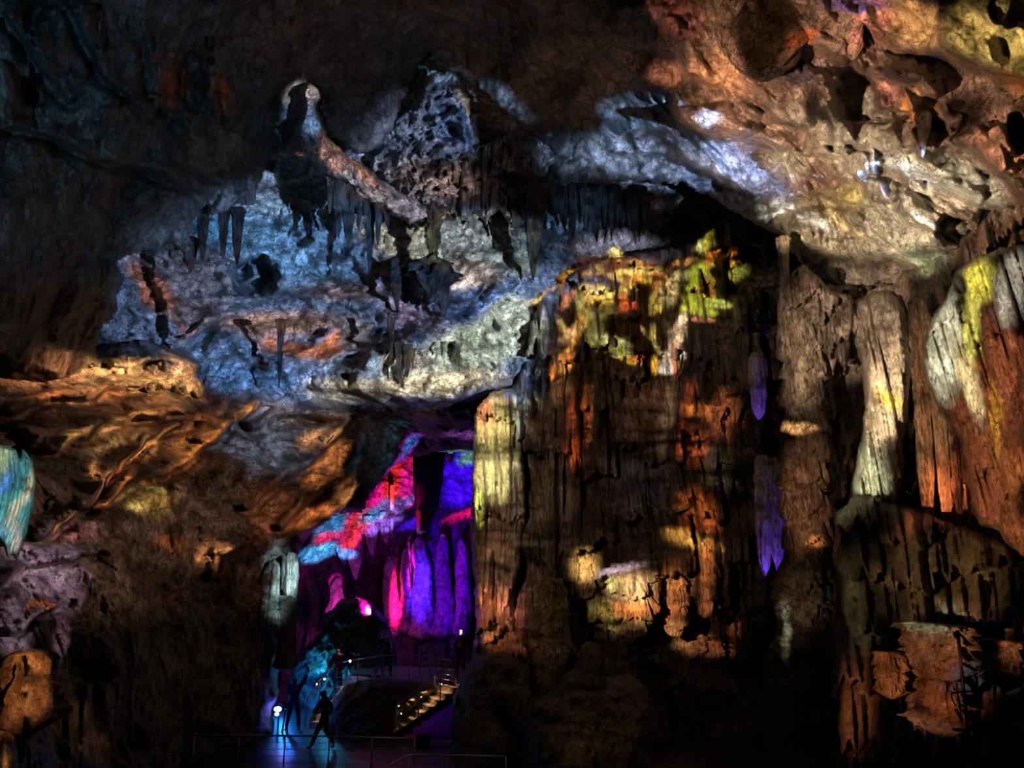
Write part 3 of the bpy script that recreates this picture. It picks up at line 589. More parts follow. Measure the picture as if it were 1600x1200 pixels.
# ---- dark boulders in the foreground, middle
M_fg = M_mud
shape('boulder_mound', 'large dim brown boulder mound at the bottom centre', 'boulder',
    [(822,1330),(816,1180),(812,1110),(830,1090),(862,1078),(880,1056),(905,1050),(940,1060),(985,1050),(1010,1070),(1024,1110),(1030,1140),(1016,1180),(1004,1230),(1000,1330)],
    [(820,1100,21),(900,1060,20.4),(1000,1070,20.6),(920,1150,18.4),(850,1200,18.6),(1000,1250,19),(900,1300,17.5)], rough_rock(.5, .35, .08, .6, seed=31, blocks=.25, block_size=.9), M_fg, roll=(34, 3.4), ragged=3, step=2.2)
drip('stacked_stalagmite', 'dim stack of rounded stalagmite lumps left of the boulder mound', 'stalagmite', (864,902), (850,1210), 24.8, [(0,12),(.06,22),(.2,26),(.42,27),(.48,22),(.55,27),(.75,25),(1,34)], M_fg, seed=170, rough=.2, tiers=0, flutes=5, segs=60, rings=110)
drip('stacked_stalagmite', 'pale knobbed stalagmite stump on top of the boulder mound', 'stalagmite', (926,1004), (918,1068), 20.6, [(0,8),(.1,16),(.4,17),(.7,20),(1,34)], M_fg, seed=171, rough=.3, segs=50)
shape('dark_buttress', 'shadowed brown rock buttress between the stairs and the boulder mound', 'rock',
    [(700,1330),(706,1110),(722,1050),(742,1020),(790,1015),(830,1040),(830,1330)], [(700,1100,23.6),(760,1030,23.6),(830,1100,22.8),(760,1200,22),(760,1320,20)], rough_rock(.5, .4, .1, .7, seed=33), M_fg, roll=(22, 2.4), ragged=3)
drip('dark_shelf', 'bluish black draped rock lump jutting above the bottom middle', 'flowstone', (798,1076), (806,1150), 19.6, [(0,20),(.1,30),(.4,28),(.8,18),(1,6)], M_fg, seed=175, flutes=13, fl=.2, segs=60)

# ================================================================== WALKWAY, STAIRS, RAILS
M_steel = flat_mat('brushed_steel', (.42, .42, .45), .35, .9)
M_dsteel = flat_mat('dark_steel', (.04, .04, .045), .4, .6)
M_conc = flat_mat('concrete_step', (.42, .36, .30), .75)
M_black = flat_mat('black_fabric', (.010, .010, .013), .9)
M_jeans = flat_mat('dark_denim', (.015, .018, .035), .9)
M_red = flat_mat('dark_red_fabric', (.16, .012, .014), .85)
M_greyf = flat_mat('pale_grey_fabric', (.42, .38, .42), .85)
M_skin = flat_mat('skin', (.45, .27, .19), .55)
M_hair = flat_mat('dark_hair', (.012, .010, .009), .6)
M_whair = flat_mat('white_hair', (.62, .60, .62), .6)
M_shoe = flat_mat('dark_shoe', (.02, .02, .02), .6)
M_lips = flat_mat('lips', (.3, .12, .1))
M_phone = flat_mat('phone_case', (.01, .01, .01), .3)
M_screen = flat_mat('phone_screen_glow', (.1, .1, .1), .3, emit=(.75, .8, 1), estr=6)
M_lampw = flat_mat('small_warm_lamp', (.6, .6, .6), .3, emit=(1, .86, .68), estr=7)
M_lampb = flat_mat('blue_floodlight_glass', (.5, .5, .9), .3, emit=(.35, .40, 1), estr=12)
M_mag = flat_mat('magenta_floodlight_glass', (.6, .4, .6), .3, emit=(1, .35, .9), estr=20)

def tube_geo(pts, r, seg=8, close=True):
    pts = [Vector(p) for p in pts]; V_, F_ = [], []
    for i, p in enumerate(pts):
        d = (pts[min(i + 1, len(pts) - 1)] - pts[max(i - 1, 0)]).normalized()
        up = Vector((0, 0, 1)) if abs(d.z) < .95 else Vector((0, 1, 0))
        u = d.cross(up).normalized(); v = d.cross(u).normalized()
        for k in range(seg):
            a = 2 * math.pi * k / seg; V_.append(p + u * math.cos(a) * r + v * math.sin(a) * r)
    for i in range(len(pts) - 1):
        for k in range(seg):
            F_.append((i * seg + k, i * seg + (k + 1) % seg, (i + 1) * seg + (k + 1) % seg, (i + 1) * seg + k))
    F_.append(tuple(range(seg))[::-1]); F_.append(tuple((len(pts) - 1) * seg + k for k in range(seg)))
    return V_, F_
def tube(name, pts, r, mat, parent=None, seg=8):
    v, f = tube_geo(pts, r, seg); me = bpy.data.meshes.new(name); me.from_pydata([tuple(x) for x in v], [], f); me.update()
    return link(name, me, mat, parent)
def empty(name, loc, label, cat, group=None):
    o = bpy.data.objects.new(name, None); C.objects.link(o); o.location = loc; o.empty_display_size = .2
    tag(o, label, cat, group); return o
def put(o, root):
    """parent without moving"""
    o.parent = root; o.matrix_parent_inverse = Matrix.Translation(-root.location); return o
def ball(name, loc, r, mat, parent=None, scale=(1, 1, 1), seg=12):
    V_, F_ = [], []
    n = seg // 2
    for i in range(1, n):
        t = math.pi * i / n
        for k in range(seg):
            a = 2 * math.pi * k / seg
            V_.append((loc[0] + r * scale[0] * math.sin(t) * math.cos(a), loc[1] + r * scale[1] * math.sin(t) * math.sin(a), loc[2] + r * scale[2] * math.cos(t)))
    for i in range(n - 2):
        for k in range(seg): F_.append((i * seg + k, (i + 1) * seg + k, (i + 1) * seg + (k + 1) % seg, i * seg + (k + 1) % seg))
    V_.append((loc[0], loc[1], loc[2] + r * scale[2])); V_.append((loc[0], loc[1], loc[2] - r * scale[2])); a, b = len(V_) - 2, len(V_) - 1
    for k in range(seg):
        F_.append((a, k, (k + 1) % seg)); F_.append((b, (n - 2) * seg + (k + 1) % seg, (n - 2) * seg + k))
    me = bpy.data.meshes.new(name); me.from_pydata(V_, [], F_); me.update(); return link(name, me, mat, parent)

# ---- stairs on the right: eight lit steps going up to the landing
DK = 1.40                                        # deck height
P0 = V(618, 1151, 26.6); P0.z = 0; P1 = V(722, 1081, 27.4); P1.z = DK
def stairs(label, P0, P1, n, wid, side, lit=None):
    root = empty('staircase', (P0.x, P0.y, 0), label, 'stairs')
    d = Vector((P1.x - P0.x, P1.y - P0.y, 0)); L = d.length; d.normalize(); s = Vector((-d.y, d.x, 0)) * side
    tr = L / n
    for i in range(n):
        z1 = P1.z * (i + 1) / n; z0 = max(0, z1 - P1.z / n - .06)
        a = Vector((P0.x, P0.y, 0)) + d * (tr * i - .03); b = a + d * (tr + .05); c = b + s * wid; e = a + s * wid
        vs = [(*p.xy, z) for z in (z0 + .02, z1) for p in (a, b, c, e)]
        me = bpy.data.meshes.new('step'); me.from_pydata(vs, [], [(3,2,1,0),(4,5,6,7),(0,1,5,4),(1,2,6,5),(2,3,7,6),(3,0,4,7)]); me.update()
        put(link('step', me, M_conc, None, False), root)
    for w in (0, wid):
        a = P0 + s * w; a.z = .0; b = Vector((P1.x, P1.y, P1.z)) + s * w
        vs = []
        for q, zz in ((a, -.0), (a, .2), (b, P1.z), (b, P1.z - .28)):
            for t in (-.03, .03): vs.append(tuple(Vector((q.x, q.y, max(.0, zz))) + s * t))
        me = bpy.data.meshes.new('stringer'); me.from_pydata(vs, [], [(0,2,4,6),(7,5,3,1),(0,1,3,2),(2,3,5,4),(4,5,7,6),(6,7,1,0)]); me.update()
        put(link('stringer', me, M_dsteel, None, False), root)
    return root, d, s
st_r, dr, sr = stairs('flight of warmly lit concrete steps climbing right at the bottom centre', P0, P1, 8, 1.3, 1)
st_l, dl, sl = stairs('flight of pale steps on the left rising to the landing behind the red-topped climber', V(484, 1136, 28.6) * Vector((1, 1, 0)), Vector((V(546, 1060, 30.4).x, 30.9, DK)), 8, 1.25, -1)
def railing(label, top, z_floor, nwire, posts, group=None, post_to=None, r=.022, wires_only_below=True):
    root = empty('handrail', (top[0][0], top[0][1], z_floor(0) if callable(z_floor) else z_floor), label, 'railing', group)
    top = [Vector(p) for p in top]
    put(tube('top_rail', top, r, M_steel), root)
    for k in range(nwire):
        dz = .16 * (k + 1); put(tube('rail_wire', [p - Vector((0, 0, dz)) for p in top], .006, M_steel, seg=5), root)
    for t in posts:
        f = t * (len(top) - 1); i = min(int(f), len(top) - 2); p = top[i].lerp(top[i + 1], f - i)
        zf = z_floor(t) if callable(z_floor) else z_floor
        put(tube('post', [p, Vector((p.x, p.y, zf))], .02, M_steel), root)
    return root
rt = [P0 + sr * 1.28 + Vector((0, 0, 1.0)), P0.lerp(P1, .5) + sr * 1.28 + Vector((0, 0, 1.0)), P1 + sr * 1.28 + Vector((0, 0, 1.0))]
railing('sloping handrail on the far side of the warmly lit steps', rt, lambda t: DK * t, 5, [0, .25, .5, .75, 1], 'stair handrails')
rf = [P0 + Vector((0, 0, 1.0)), P1 + Vector((0, 0, 1.0))]
railing('thin sloping handrail on the near side of the warmly lit steps', rf, lambda t: DK * t, 5, [0, .33, .66, 1], 'stair handrails', r=.018)
# landing deck and its curved rail
deckc = [V(548, 1060, 30.6), V(560, 1062, 29.4), V(640, 1066, 28.6), V(722, 1081, 27.6), V(760, 1060, 28.8), V(730, 1050, 33), V(540, 1050, 34)]
vs = [(p.x, p.y, z) for z in (DK - .18, DK) for p in deckc]; n = len(deckc)
me = bpy.data.meshes.new('landing_deck'); me.from_pydata(vs, [], [tuple(range(n))[::-1], tuple(range(n, 2 * n))] + [(i, (i + 1) % n, n + (i + 1) % n, n + i) for i in range(n)]); me.update()
deck = link('landing_deck', me, M_conc, None, False); tag(deck, 'raised concrete landing between the two flights of stairs', 'platform')
cr = [V(527, 1036, 29.4), V(560, 1030, 28.9), V(600, 1024, 28.5), V(640, 1023, 28.2), V(680, 1027, 27.9), V(713, 1032, 27.6)]
railing('long gently bowed handrail around the front of the landing', cr, DK, 5, [0, .2, .4, .6, .8, 1])
lt = [V(479, 1094, 28.6), V(500, 1062, 29.2), V(527, 1036, 29.4)]
railing('sloping handrail with small lamps on the left flight of stairs', lt, lambda t: DK * t, 4, [0, .5], 'stair handrails')
for x in (657, 673):
    tag(tube('slim_pole', [V(x, 985 - (x - 657) * .1, 30.2), Vector((V(x, 1000, 30.2).x, 30.2, DK))], .022, M_steel), ['left of two thin upright poles standing on the landing', 'right of two thin upright poles standing on the landing'][x > 660], 'pole', 'slim poles on the landing')
# front rails of the visitors' terrace, nearer to the viewer
fr = [V(168, 1147, 22), V(330, 1148.5, 22), V(500, 1150, 22), V(648, 1154, 22)]
railing('long low horizontal handrail crossing the lower left in front of the dark floor', fr, 0, 5, [0, .14, .28, .42, .56, .70, .85, 1], 'terrace handrails')
fr = [V(596, 1203, 17.5), V(638, 1180, 19), V(700, 1180.5, 19), V(790, 1182, 19)]
railing('nearer handrail with one bent corner at the bottom centre', fr, 0, 4, [0, .33, .66, 1], 'terrace handrails')
# lamps on the rails
def rail_lamp(px, py, Y, label, e=10, r=.025, col=(1, .8, .55)):
    p = V(px, py, Y); root = empty('rail_lamp', p, label, 'lamp', 'small rail lamps')
    put(ball('bulb', p, r, M_lampw), root); put(tube('lamp_bracket', [p + Vector((0, .02, -.02)), p + Vector((0, .1, -.10))], .008, M_dsteel, seg=5), root)
    return p
RL = [rail_lamp(547, 1033, 28.7, 'small bright lamp at the left end of the bowed landing rail', r=.042), rail_lamp(507, 1061, 29.1, 'small lamp halfway up the left stair handrail', r=.034), rail_lamp(495, 1069, 28.9, 'tiny bluish-white lamp by the foot of the left stair handrail'),
      rail_lamp(627, 1115, 26.9, 'tiny lamp on the post at the foot of the right stairs', r=.018), rail_lamp(658, 1089, 27.3, 'tiny lamp on the middle post of the right stairs', r=.016), rail_lamp(690, 1069, 27.6, 'tiny lamp on the upper post of the right stairs', r=.018)]
# blue floodlight and barrier beside the silhouetted visitor
p = V(434, 1108, 27.2); root = empty('floodlight', (p.x, p.y, 0), 'glowing blue-white floodlight on a short post at the left of the dark floor', 'floodlight')
put(ball('lamp_glass', p, .10, M_lampb, scale=(1.25, .6, .8)), root); put(ball('lamp_glass', p + Vector((-.02, 0, -.15)), .06, M_lampb, scale=(1.2, .6, .8)), root)
put(tube('lamp_housing', [p + Vector((0, .05, 0)), p + Vector((0, .25, 0))], .13, M_dsteel, seg=14), root); put(tube('post', [p + Vector((0, .15, -.1)), Vector((p.x, p.y + .15, 0))], .03, M_dsteel), root)
BLUE = p.copy()
a, b = V(441, 1143, 27.7), V(449, 1143, 27.5)
root = empty('barrier', (a.x, a.y, 0), 'small dark upright metal frame just left of the silhouetted visitor', 'barrier')
a2 = V(446, 1109, 27.7); b2 = V(451, 1108, 27.5)
put(tube('frame', [Vector((a.x, a.y, 0)), a2, b2, Vector((b.x, b.y, 0))], .03, M_dsteel), root)
put(tube('cross_bar', [a2 + Vector((-.06, 0, -.6)), b2 + Vector((0, 0, -.6))], .015, M_dsteel), root)
# dark box lamp by the steps
p = V(661, 1148, 25.6)
bx = boxm('equipment_box', M_dsteel, (p.x - .2, p.y - .15, 0.0), (p.x + .2, p.y + .15, .32), bevel=.02); tag(bx, 'small dark grey box on the floor by the foot of the lit steps', 'box')
# black pole stand close by on the right
root = empty('pole_stand', V(1513, 1160, 10.5), 'thin black metal pole with a cross bar in the lower right', 'stand')
put(tube('pole', [V(1496, 985, 10.5), V(1506, 1080, 10.5), V(1516, 1175, 10.4)], .022, M_dsteel), root)
put(tube('brace', [V(1493, 1062, 10.6), V(1502, 1120, 10.6)], .012, M_dsteel), root)
put(tube('cross_bar', [V(1488, 1083, 10.45), V(1530, 1079, 10.45)], .012, M_dsteel), root)
put(tube('foot', [V(1490, 1140, 10.4), V(1540, 1142, 10.4)], .02, M_dsteel), root)
# rock bank between the stairs
bank = shape('rock_bank', 'dim rounded rock bank between the two flights of stairs', 'rock', [(494,1175),(508,1120),(520,1090),(534,1072),(560,1063),(600,1060),(650,1064),(690,1076),(660,1096),(630,1118),(612,1150),(606,1175)],
    [(500,1150,27.6),(560,1070,28.3),(640,1070,28),(600,1150,26.2),(540,1130,27)], rough_rock(.25, .25, .07, .5, seed=41), M_mud, roll=(14, 1.2), ragged=2, step=2)

# ================================================================== PEOPLE
def skin_mesh(name, pts, edges, rad, mat, sub=2, root=0):
    me = bpy.data.meshes.new(name); me.from_pydata([tuple(p) for p in pts], edges, []); o = bpy.data.objects.new(name, me); C.objects.link(o)
    sk = o.modifiers.new('s', 'SKIN'); sk.use_smooth_shade = True
    for i, r in enumerate(rad):
        r = r if isinstance(r, tuple) else (r, r); me.skin_vertices[0].data[i].radius = r
    me.skin_vertices[0].data[root].use_root = True
    ss = o.modifiers.new('u', 'SUBSURF'); ss.levels = sub; ss.render_levels = sub
    dg = bpy.context.evaluated_depsgraph_get(); dg.update()
    m2 = bpy.data.meshes.new_from_object(o.evaluated_get(dg)); bpy.data.objects.remove(o); bpy.data.meshes.remove(me)
    m2.name = name; m2.materials.clear(); return m2
def join_meshes(name, ms):
    V_, F_ = [], []
    for m in ms:
        b = len(V_); V_ += [tuple(v.co) for v in m.vertices]; F_ += [tuple(b + i for i in p.vertices) for p in m.polygons]
    me = bpy.data.meshes.new(name); me.from_pydata(V_, [], F_); me.update(); return me
def hand(wrist, palm, side):
    """palm with five unequal bent fingers"""
    d = (palm - wrist).normalized(); s = d.cross(Vector((0, 1, 0)))
    s = (s.normalized() if s.length > .1 else Vector((1, 0, 0))) * side; n = d.cross(s).normalized()
    pts = [wrist, wrist + d * .05, wrist + d * .085]; ed = [(0, 1), (1, 2)]; rad = [.026, (.038, .02), (.036, .018)]
    ms = [skin_mesh('h', pts, ed, rad, None, 1)]
    for k, (o, l) in enumerate([(-.032, .062), (-.011, .075), (.011, .08), (.032, .072)]):
        b = wrist + d * .08 + s * o
        ms.append(skin_mesh('h', [b, b + d * l * .5 + n * .008, b + d * l * .85 + n * .03], [(0, 1), (1, 2)], [.0095, .009, .007], None, 1))
    b = wrist + d * .035 + s * .03
    ms.append(skin_mesh('h', [b, b + s * .03 + d * .03, b + s * .035 + d * .065 + n * .012], [(0, 1), (1, 2)], [.012, .011, .008], None, 1))
    return ms
def person(label, loc, H, J, top, legs, hair, face_to, group='visitors', long_hair=False, sleeves=None, rot=0):
    """J: joints in metres for a 1.7 m figure; x right, y away from the viewer"""
    k = H / 1.7; R = Matrix.Rotation(rot, 3, 'Z')
    g = lambda n: (R @ Vector(J[n])) * k
    root = empty('person', loc, label, 'person', group); f = (R @ Vector(face_to)).normalized()
    names = ['pel', 'waist', 'chest', 'neck', 'head', 'crown', 'shL', 'elL', 'wrL', 'shR', 'elR', 'wrR', 'hipL', 'knL', 'anL', 'toL', 'hipR', 'knR', 'anR', 'toR']
    rad = dict(pel=(.13, .10), waist=(.115, .09), chest=(.15, .10), neck=.052, head=(.078, .09), crown=(.06, .07), shL=.055, elL=.04, wrL=.026, shR=.055, elR=.04, wrR=.026,
               hipL=.085, knL=.058, anL=.038, toL=.03, hipR=.085, knR=.058, anR=.038, toR=.03)
    E = [('pel','waist'),('waist','chest'),('chest','neck'),('neck','head'),('head','crown'),('chest','shL'),('shL','elL'),('elL','wrL'),('chest','shR'),('shR','elR'),('elR','wrR'),
         ('pel','hipL'),('hipL','knL'),('knL','anL'),('anL','toL'),('pel','hipR'),('hipR','knR'),('knR','anR'),('anR','toR')]
    def sk(sub, names_, grow, cut=None):
        pts = [g(n) for n in names_]; ed = [(names_.index(a), names_.index(b)) for a, b in E if a in names_ and b in names_]
        rr = []
        for n in names_:
            r = rad[n]; r = r if isinstance(r, tuple) else (r, r); rr.append(tuple((x + grow) * k for x in r))
        return skin_mesh(sub, pts, ed, rr, None, 2)
    ms = [sk('b', names, 0)]
    hc = g('head').lerp(g('crown'), .35); up = (g('crown') - g('head')).normalized(); sd = f.cross(up).normalized()
    # nose, brow, chin and ears are moulded into the body mesh
    ms.append(skin_mesh('n', [hc + f * .07 * k + up * .01, hc + f * .112 * k - up * .018 * k], [(0, 1)], [.010 * k, .014 * k], None, 1))
    ms.append(skin_mesh('c', [hc + f * .05 * k - up * .06 * k, hc + f * .085 * k - up * .075 * k], [(0, 1)], [.03 * k, .022 * k], None, 1))
    for q in (-1, 1): ms.append(skin_mesh('e', [hc + sd * q * .075 * k + up * .02, hc + sd * q * .09 * k - up * .02], [(0, 1)], [.012 * k, .010 * k], None, 1))
    for q, (e, w) in ((-1, ('elL', 'wrL')), (1, ('elR', 'wrR'))):
        ew = g(w) - g(e); ms += hand(g(w), g(w) + ew.normalized() * .08, -q)
    bd = link('body', join_meshes('body', ms), M_skin, root)
    for q in (-1, 1): ball('eye', hc + f * .083 * k + sd * q * .03 * k + up * .012 * k, .011 * k, M_black, bd, seg=8)
    ball('mouth', hc + f * .09 * k - up * .045 * k, .02 * k, M_lips, bd, scale=(1, .5, .35), seg=8)
    link('jacket', sk('jacket', ['pel', 'waist', 'chest', 'shL', 'elL', 'wrL', 'shR', 'elR', 'wrR'], .03), top, root) if sleeves != 'split' else None
    if sleeves == 'split':
        link('jacket', sk('jacket', ['pel', 'waist', 'chest', 'shL', 'elL', 'wrL'], .03), top, root); s_ = link('sleeve', sk('sleeve', ['shR', 'elR', 'wrR'], .034), M_greyf, root); s_['label'] = 'pale grey sleeve'
    link('trousers', sk('trousers', ['waist', 'pel', 'hipL', 'knL', 'anL', 'hipR', 'knR', 'anR'], .018), legs, root)
    for a, b in (('anL', 'toL'), ('anR', 'toR')):
        p, q = g(a), g(b); p = p + Vector((0, 0, -.045 * k)); link('shoe', skin_mesh('shoe', [p, (p + q) / 2, q], [(0, 1), (1, 2)], [.045, .045, .035], None, 1), M_shoe, root)
    hp = [hc + up * .05 * k - f * .012, hc + up * .01 * k - f * .045 * k, hc - up * .05 * k - f * .05 * k]
    hr = [.088 * k, .085 * k, .06 * k]
    if long_hair: hp += [hc - up * .16 * k - f * .06 * k, hc - up * .3 * k - f * .07 * k]; hr += [.07 * k, .05 * k]
    link('hair', skin_mesh('hair', hp, [(i, i + 1) for i in range(len(hp) - 1)], hr, None, 2), hair, root)
    return root
STAND = dict(pel=(0,0,.93), waist=(0,0,1.08), chest=(0,0,1.28), neck=(0,0,1.45), head=(0,0,1.54), crown=(0,0,1.63), shL=(-.17,0,1.37), elL=(-.24,0,1.1), wrL=(-.22,-.06,.87), shR=(.17,0,1.37), elR=(.24,0,1.1), wrR=(.22,-.06,.87),
             hipL=(-.09,0,.86), knL=(-.12,-.02,.48), anL=(-.13,0,.09), toL=(-.15,.14,.03), hipR=(.09,0,.86), knR=(.14,-.02,.48), anR=(.16,0,.09), toR=(.18,.14,.03))
def pose(**k): d = dict(STAND); d.update(k); return d
def foot(px, py, z=0.0):
    Y = floorY(py, z); p = V(px, py, Y); p.z = z; return p
def phone(loc, screen_dir, label, glow=True, ang=0):
    root = empty('phone', loc, label, 'phone', None)
    d = Vector(screen_dir).normalized(); q = d.to_track_quat('Y', 'Z').to_matrix()
    def plate(n, w, h, t, off, m):
        vs = [tuple(Vector(loc) + q @ Vector((x * w, off + y * t, z * h))) for x in (-.5, .5) for y in (-.5, .5) for z in (-.5, .5)]
        me = bpy.data.meshes.new(n); me.from_pydata(vs, [], [(0,1,3,2),(4,6,7,5),(0,4,5,1),(2,3,7,6),(0,2,6,4),(1,5,7,3)]); me.update(); put(link(n, me, m, None, False), root)
    plate('case', .08, .16, .009, 0, M_phone)
    if glow: plate('screen', .07, .145, .003, .006, M_screen)
    return root
# visitor in front of the cyan rock, back to us, right arm raised with a dark phone
f1 = foot(457, 1141)
person('person in black seen from behind, feet apart, right arm raised, against the blue-lit rock', f1, 1.66, pose(elR=(.30,.02,1.56), wrR=(.37,.04,1.78), knL=(-.15,0,.47), anL=(-.22,0,.09), toL=(-.26,.12,.03), knR=(.17,0,.47), anR=(.2,0,.09), elL=(-.22,.1,1.13), wrL=(-.12,.2,1.3)),
       M_black, M_black, M_hair, (0, 1, 0), long_hair=True)
phone(f1 + Vector((.37, .06, 1.88)), (0, 1, 0), 'dark phone held up by the person against the blue-lit rock', False)
rail_lamp(461, 1069, 28.4, 'bright white lamp seen just above the head of the silhouetted visitor', r=.042)
# visitor walking to the left across the dark floor
f2 = foot(503, 1171)
person('person in dark clothes striding to the left across the dark floor', f2, 1.68, pose(pel=(.03,0,.92), waist=(.04,0,1.07), chest=(.02,0,1.27), neck=(-.03,0,1.44), head=(-.06,0,1.53), crown=(-.07,0,1.62), shL=(-.02,-.16,1.36), elL=(-.18,-.2,1.14), wrL=(-.26,-.18,1.0), shR=(.02,.16,1.36), elR=(.2,.2,1.12), wrR=(.12,.2,.9),
       hipL=(.02,-.08,.85), knL=(-.16,-.08,.5), anL=(-.3,-.08,.1), toL=(-.44,-.08,.06), hipR=(.04,.08,.85), knR=(.1,.08,.46), anR=(.34,.08,.14), toR=(.24,.08,.04)), M_black, M_black, M_hair, (-1, 0, 0), long_hair=True)
# white-haired climber in red
f3 = V(526, 1087, 29.5); f3.z = DK * 5 / 8
person('white-haired person in a dark red top climbing the left stairs', f3, 1.62, pose(pel=(.04,0,.92), chest=(0,0,1.27), neck=(-.04,0,1.43), head=(-.06,0,1.52), crown=(-.07,0,1.6), elL=(-.22,-.1,1.12), wrL=(-.3,-.2,1.0), knL=(.0,.1,.56), anL=(.06,.1,.24), toL=(.12,.2,.19)), M_red, M_black, M_whair, (.2, 1, 0), rot=-.4)
# leaning visitor with white hair and one pale sleeve
f4 = V(603, 1058, 30.4); f4.z = DK
person('white-haired person in black leaning on the landing rail with one pale sleeve', f4, 1.66, pose(chest=(-.02,-.16,1.22), waist=(0,-.03,1.05), neck=(-.05,-.28,1.36), head=(-.08,-.34,1.43), crown=(-.10,-.37,1.52), shL=(-.19,-.18,1.3), shR=(.15,-.2,1.31), elL=(-.2,-.4,1.1), wrL=(-.04,-.55,1.04), elR=(.28,-.36,1.14), wrR=(.26,-.5,.98)), M_black, M_black, M_whair, (-.2, -1, -.2), sleeves='split')
# visitor in black photographing from the right end of the landing
f5 = V(718, 1064, 28.2); f5.z = DK
person('person in black holding a glowing phone high at the right end of the landing', f5, 1.58, pose(elL=(-.14,.28,1.34), wrL=(-.03,.34,1.58), elR=(.2,.26,1.34), wrR=(.06,.34,1.58)), M_black, M_black, M_hair, (0, 1, 0))
phone(f5 + Vector((.0, .36, 1.62)), (0, -1, 0), 'glowing phone held up by the person in black on the landing')
# visitor half hidden behind the rock bank
f6 = V(584, 1085, 30); f6.z = 0
person('person in black with a faintly lit face, half hidden behind the rock bank', f6, 1.74, pose(), M_black, M_jeans, M_hair, (-.4, -1, 0))

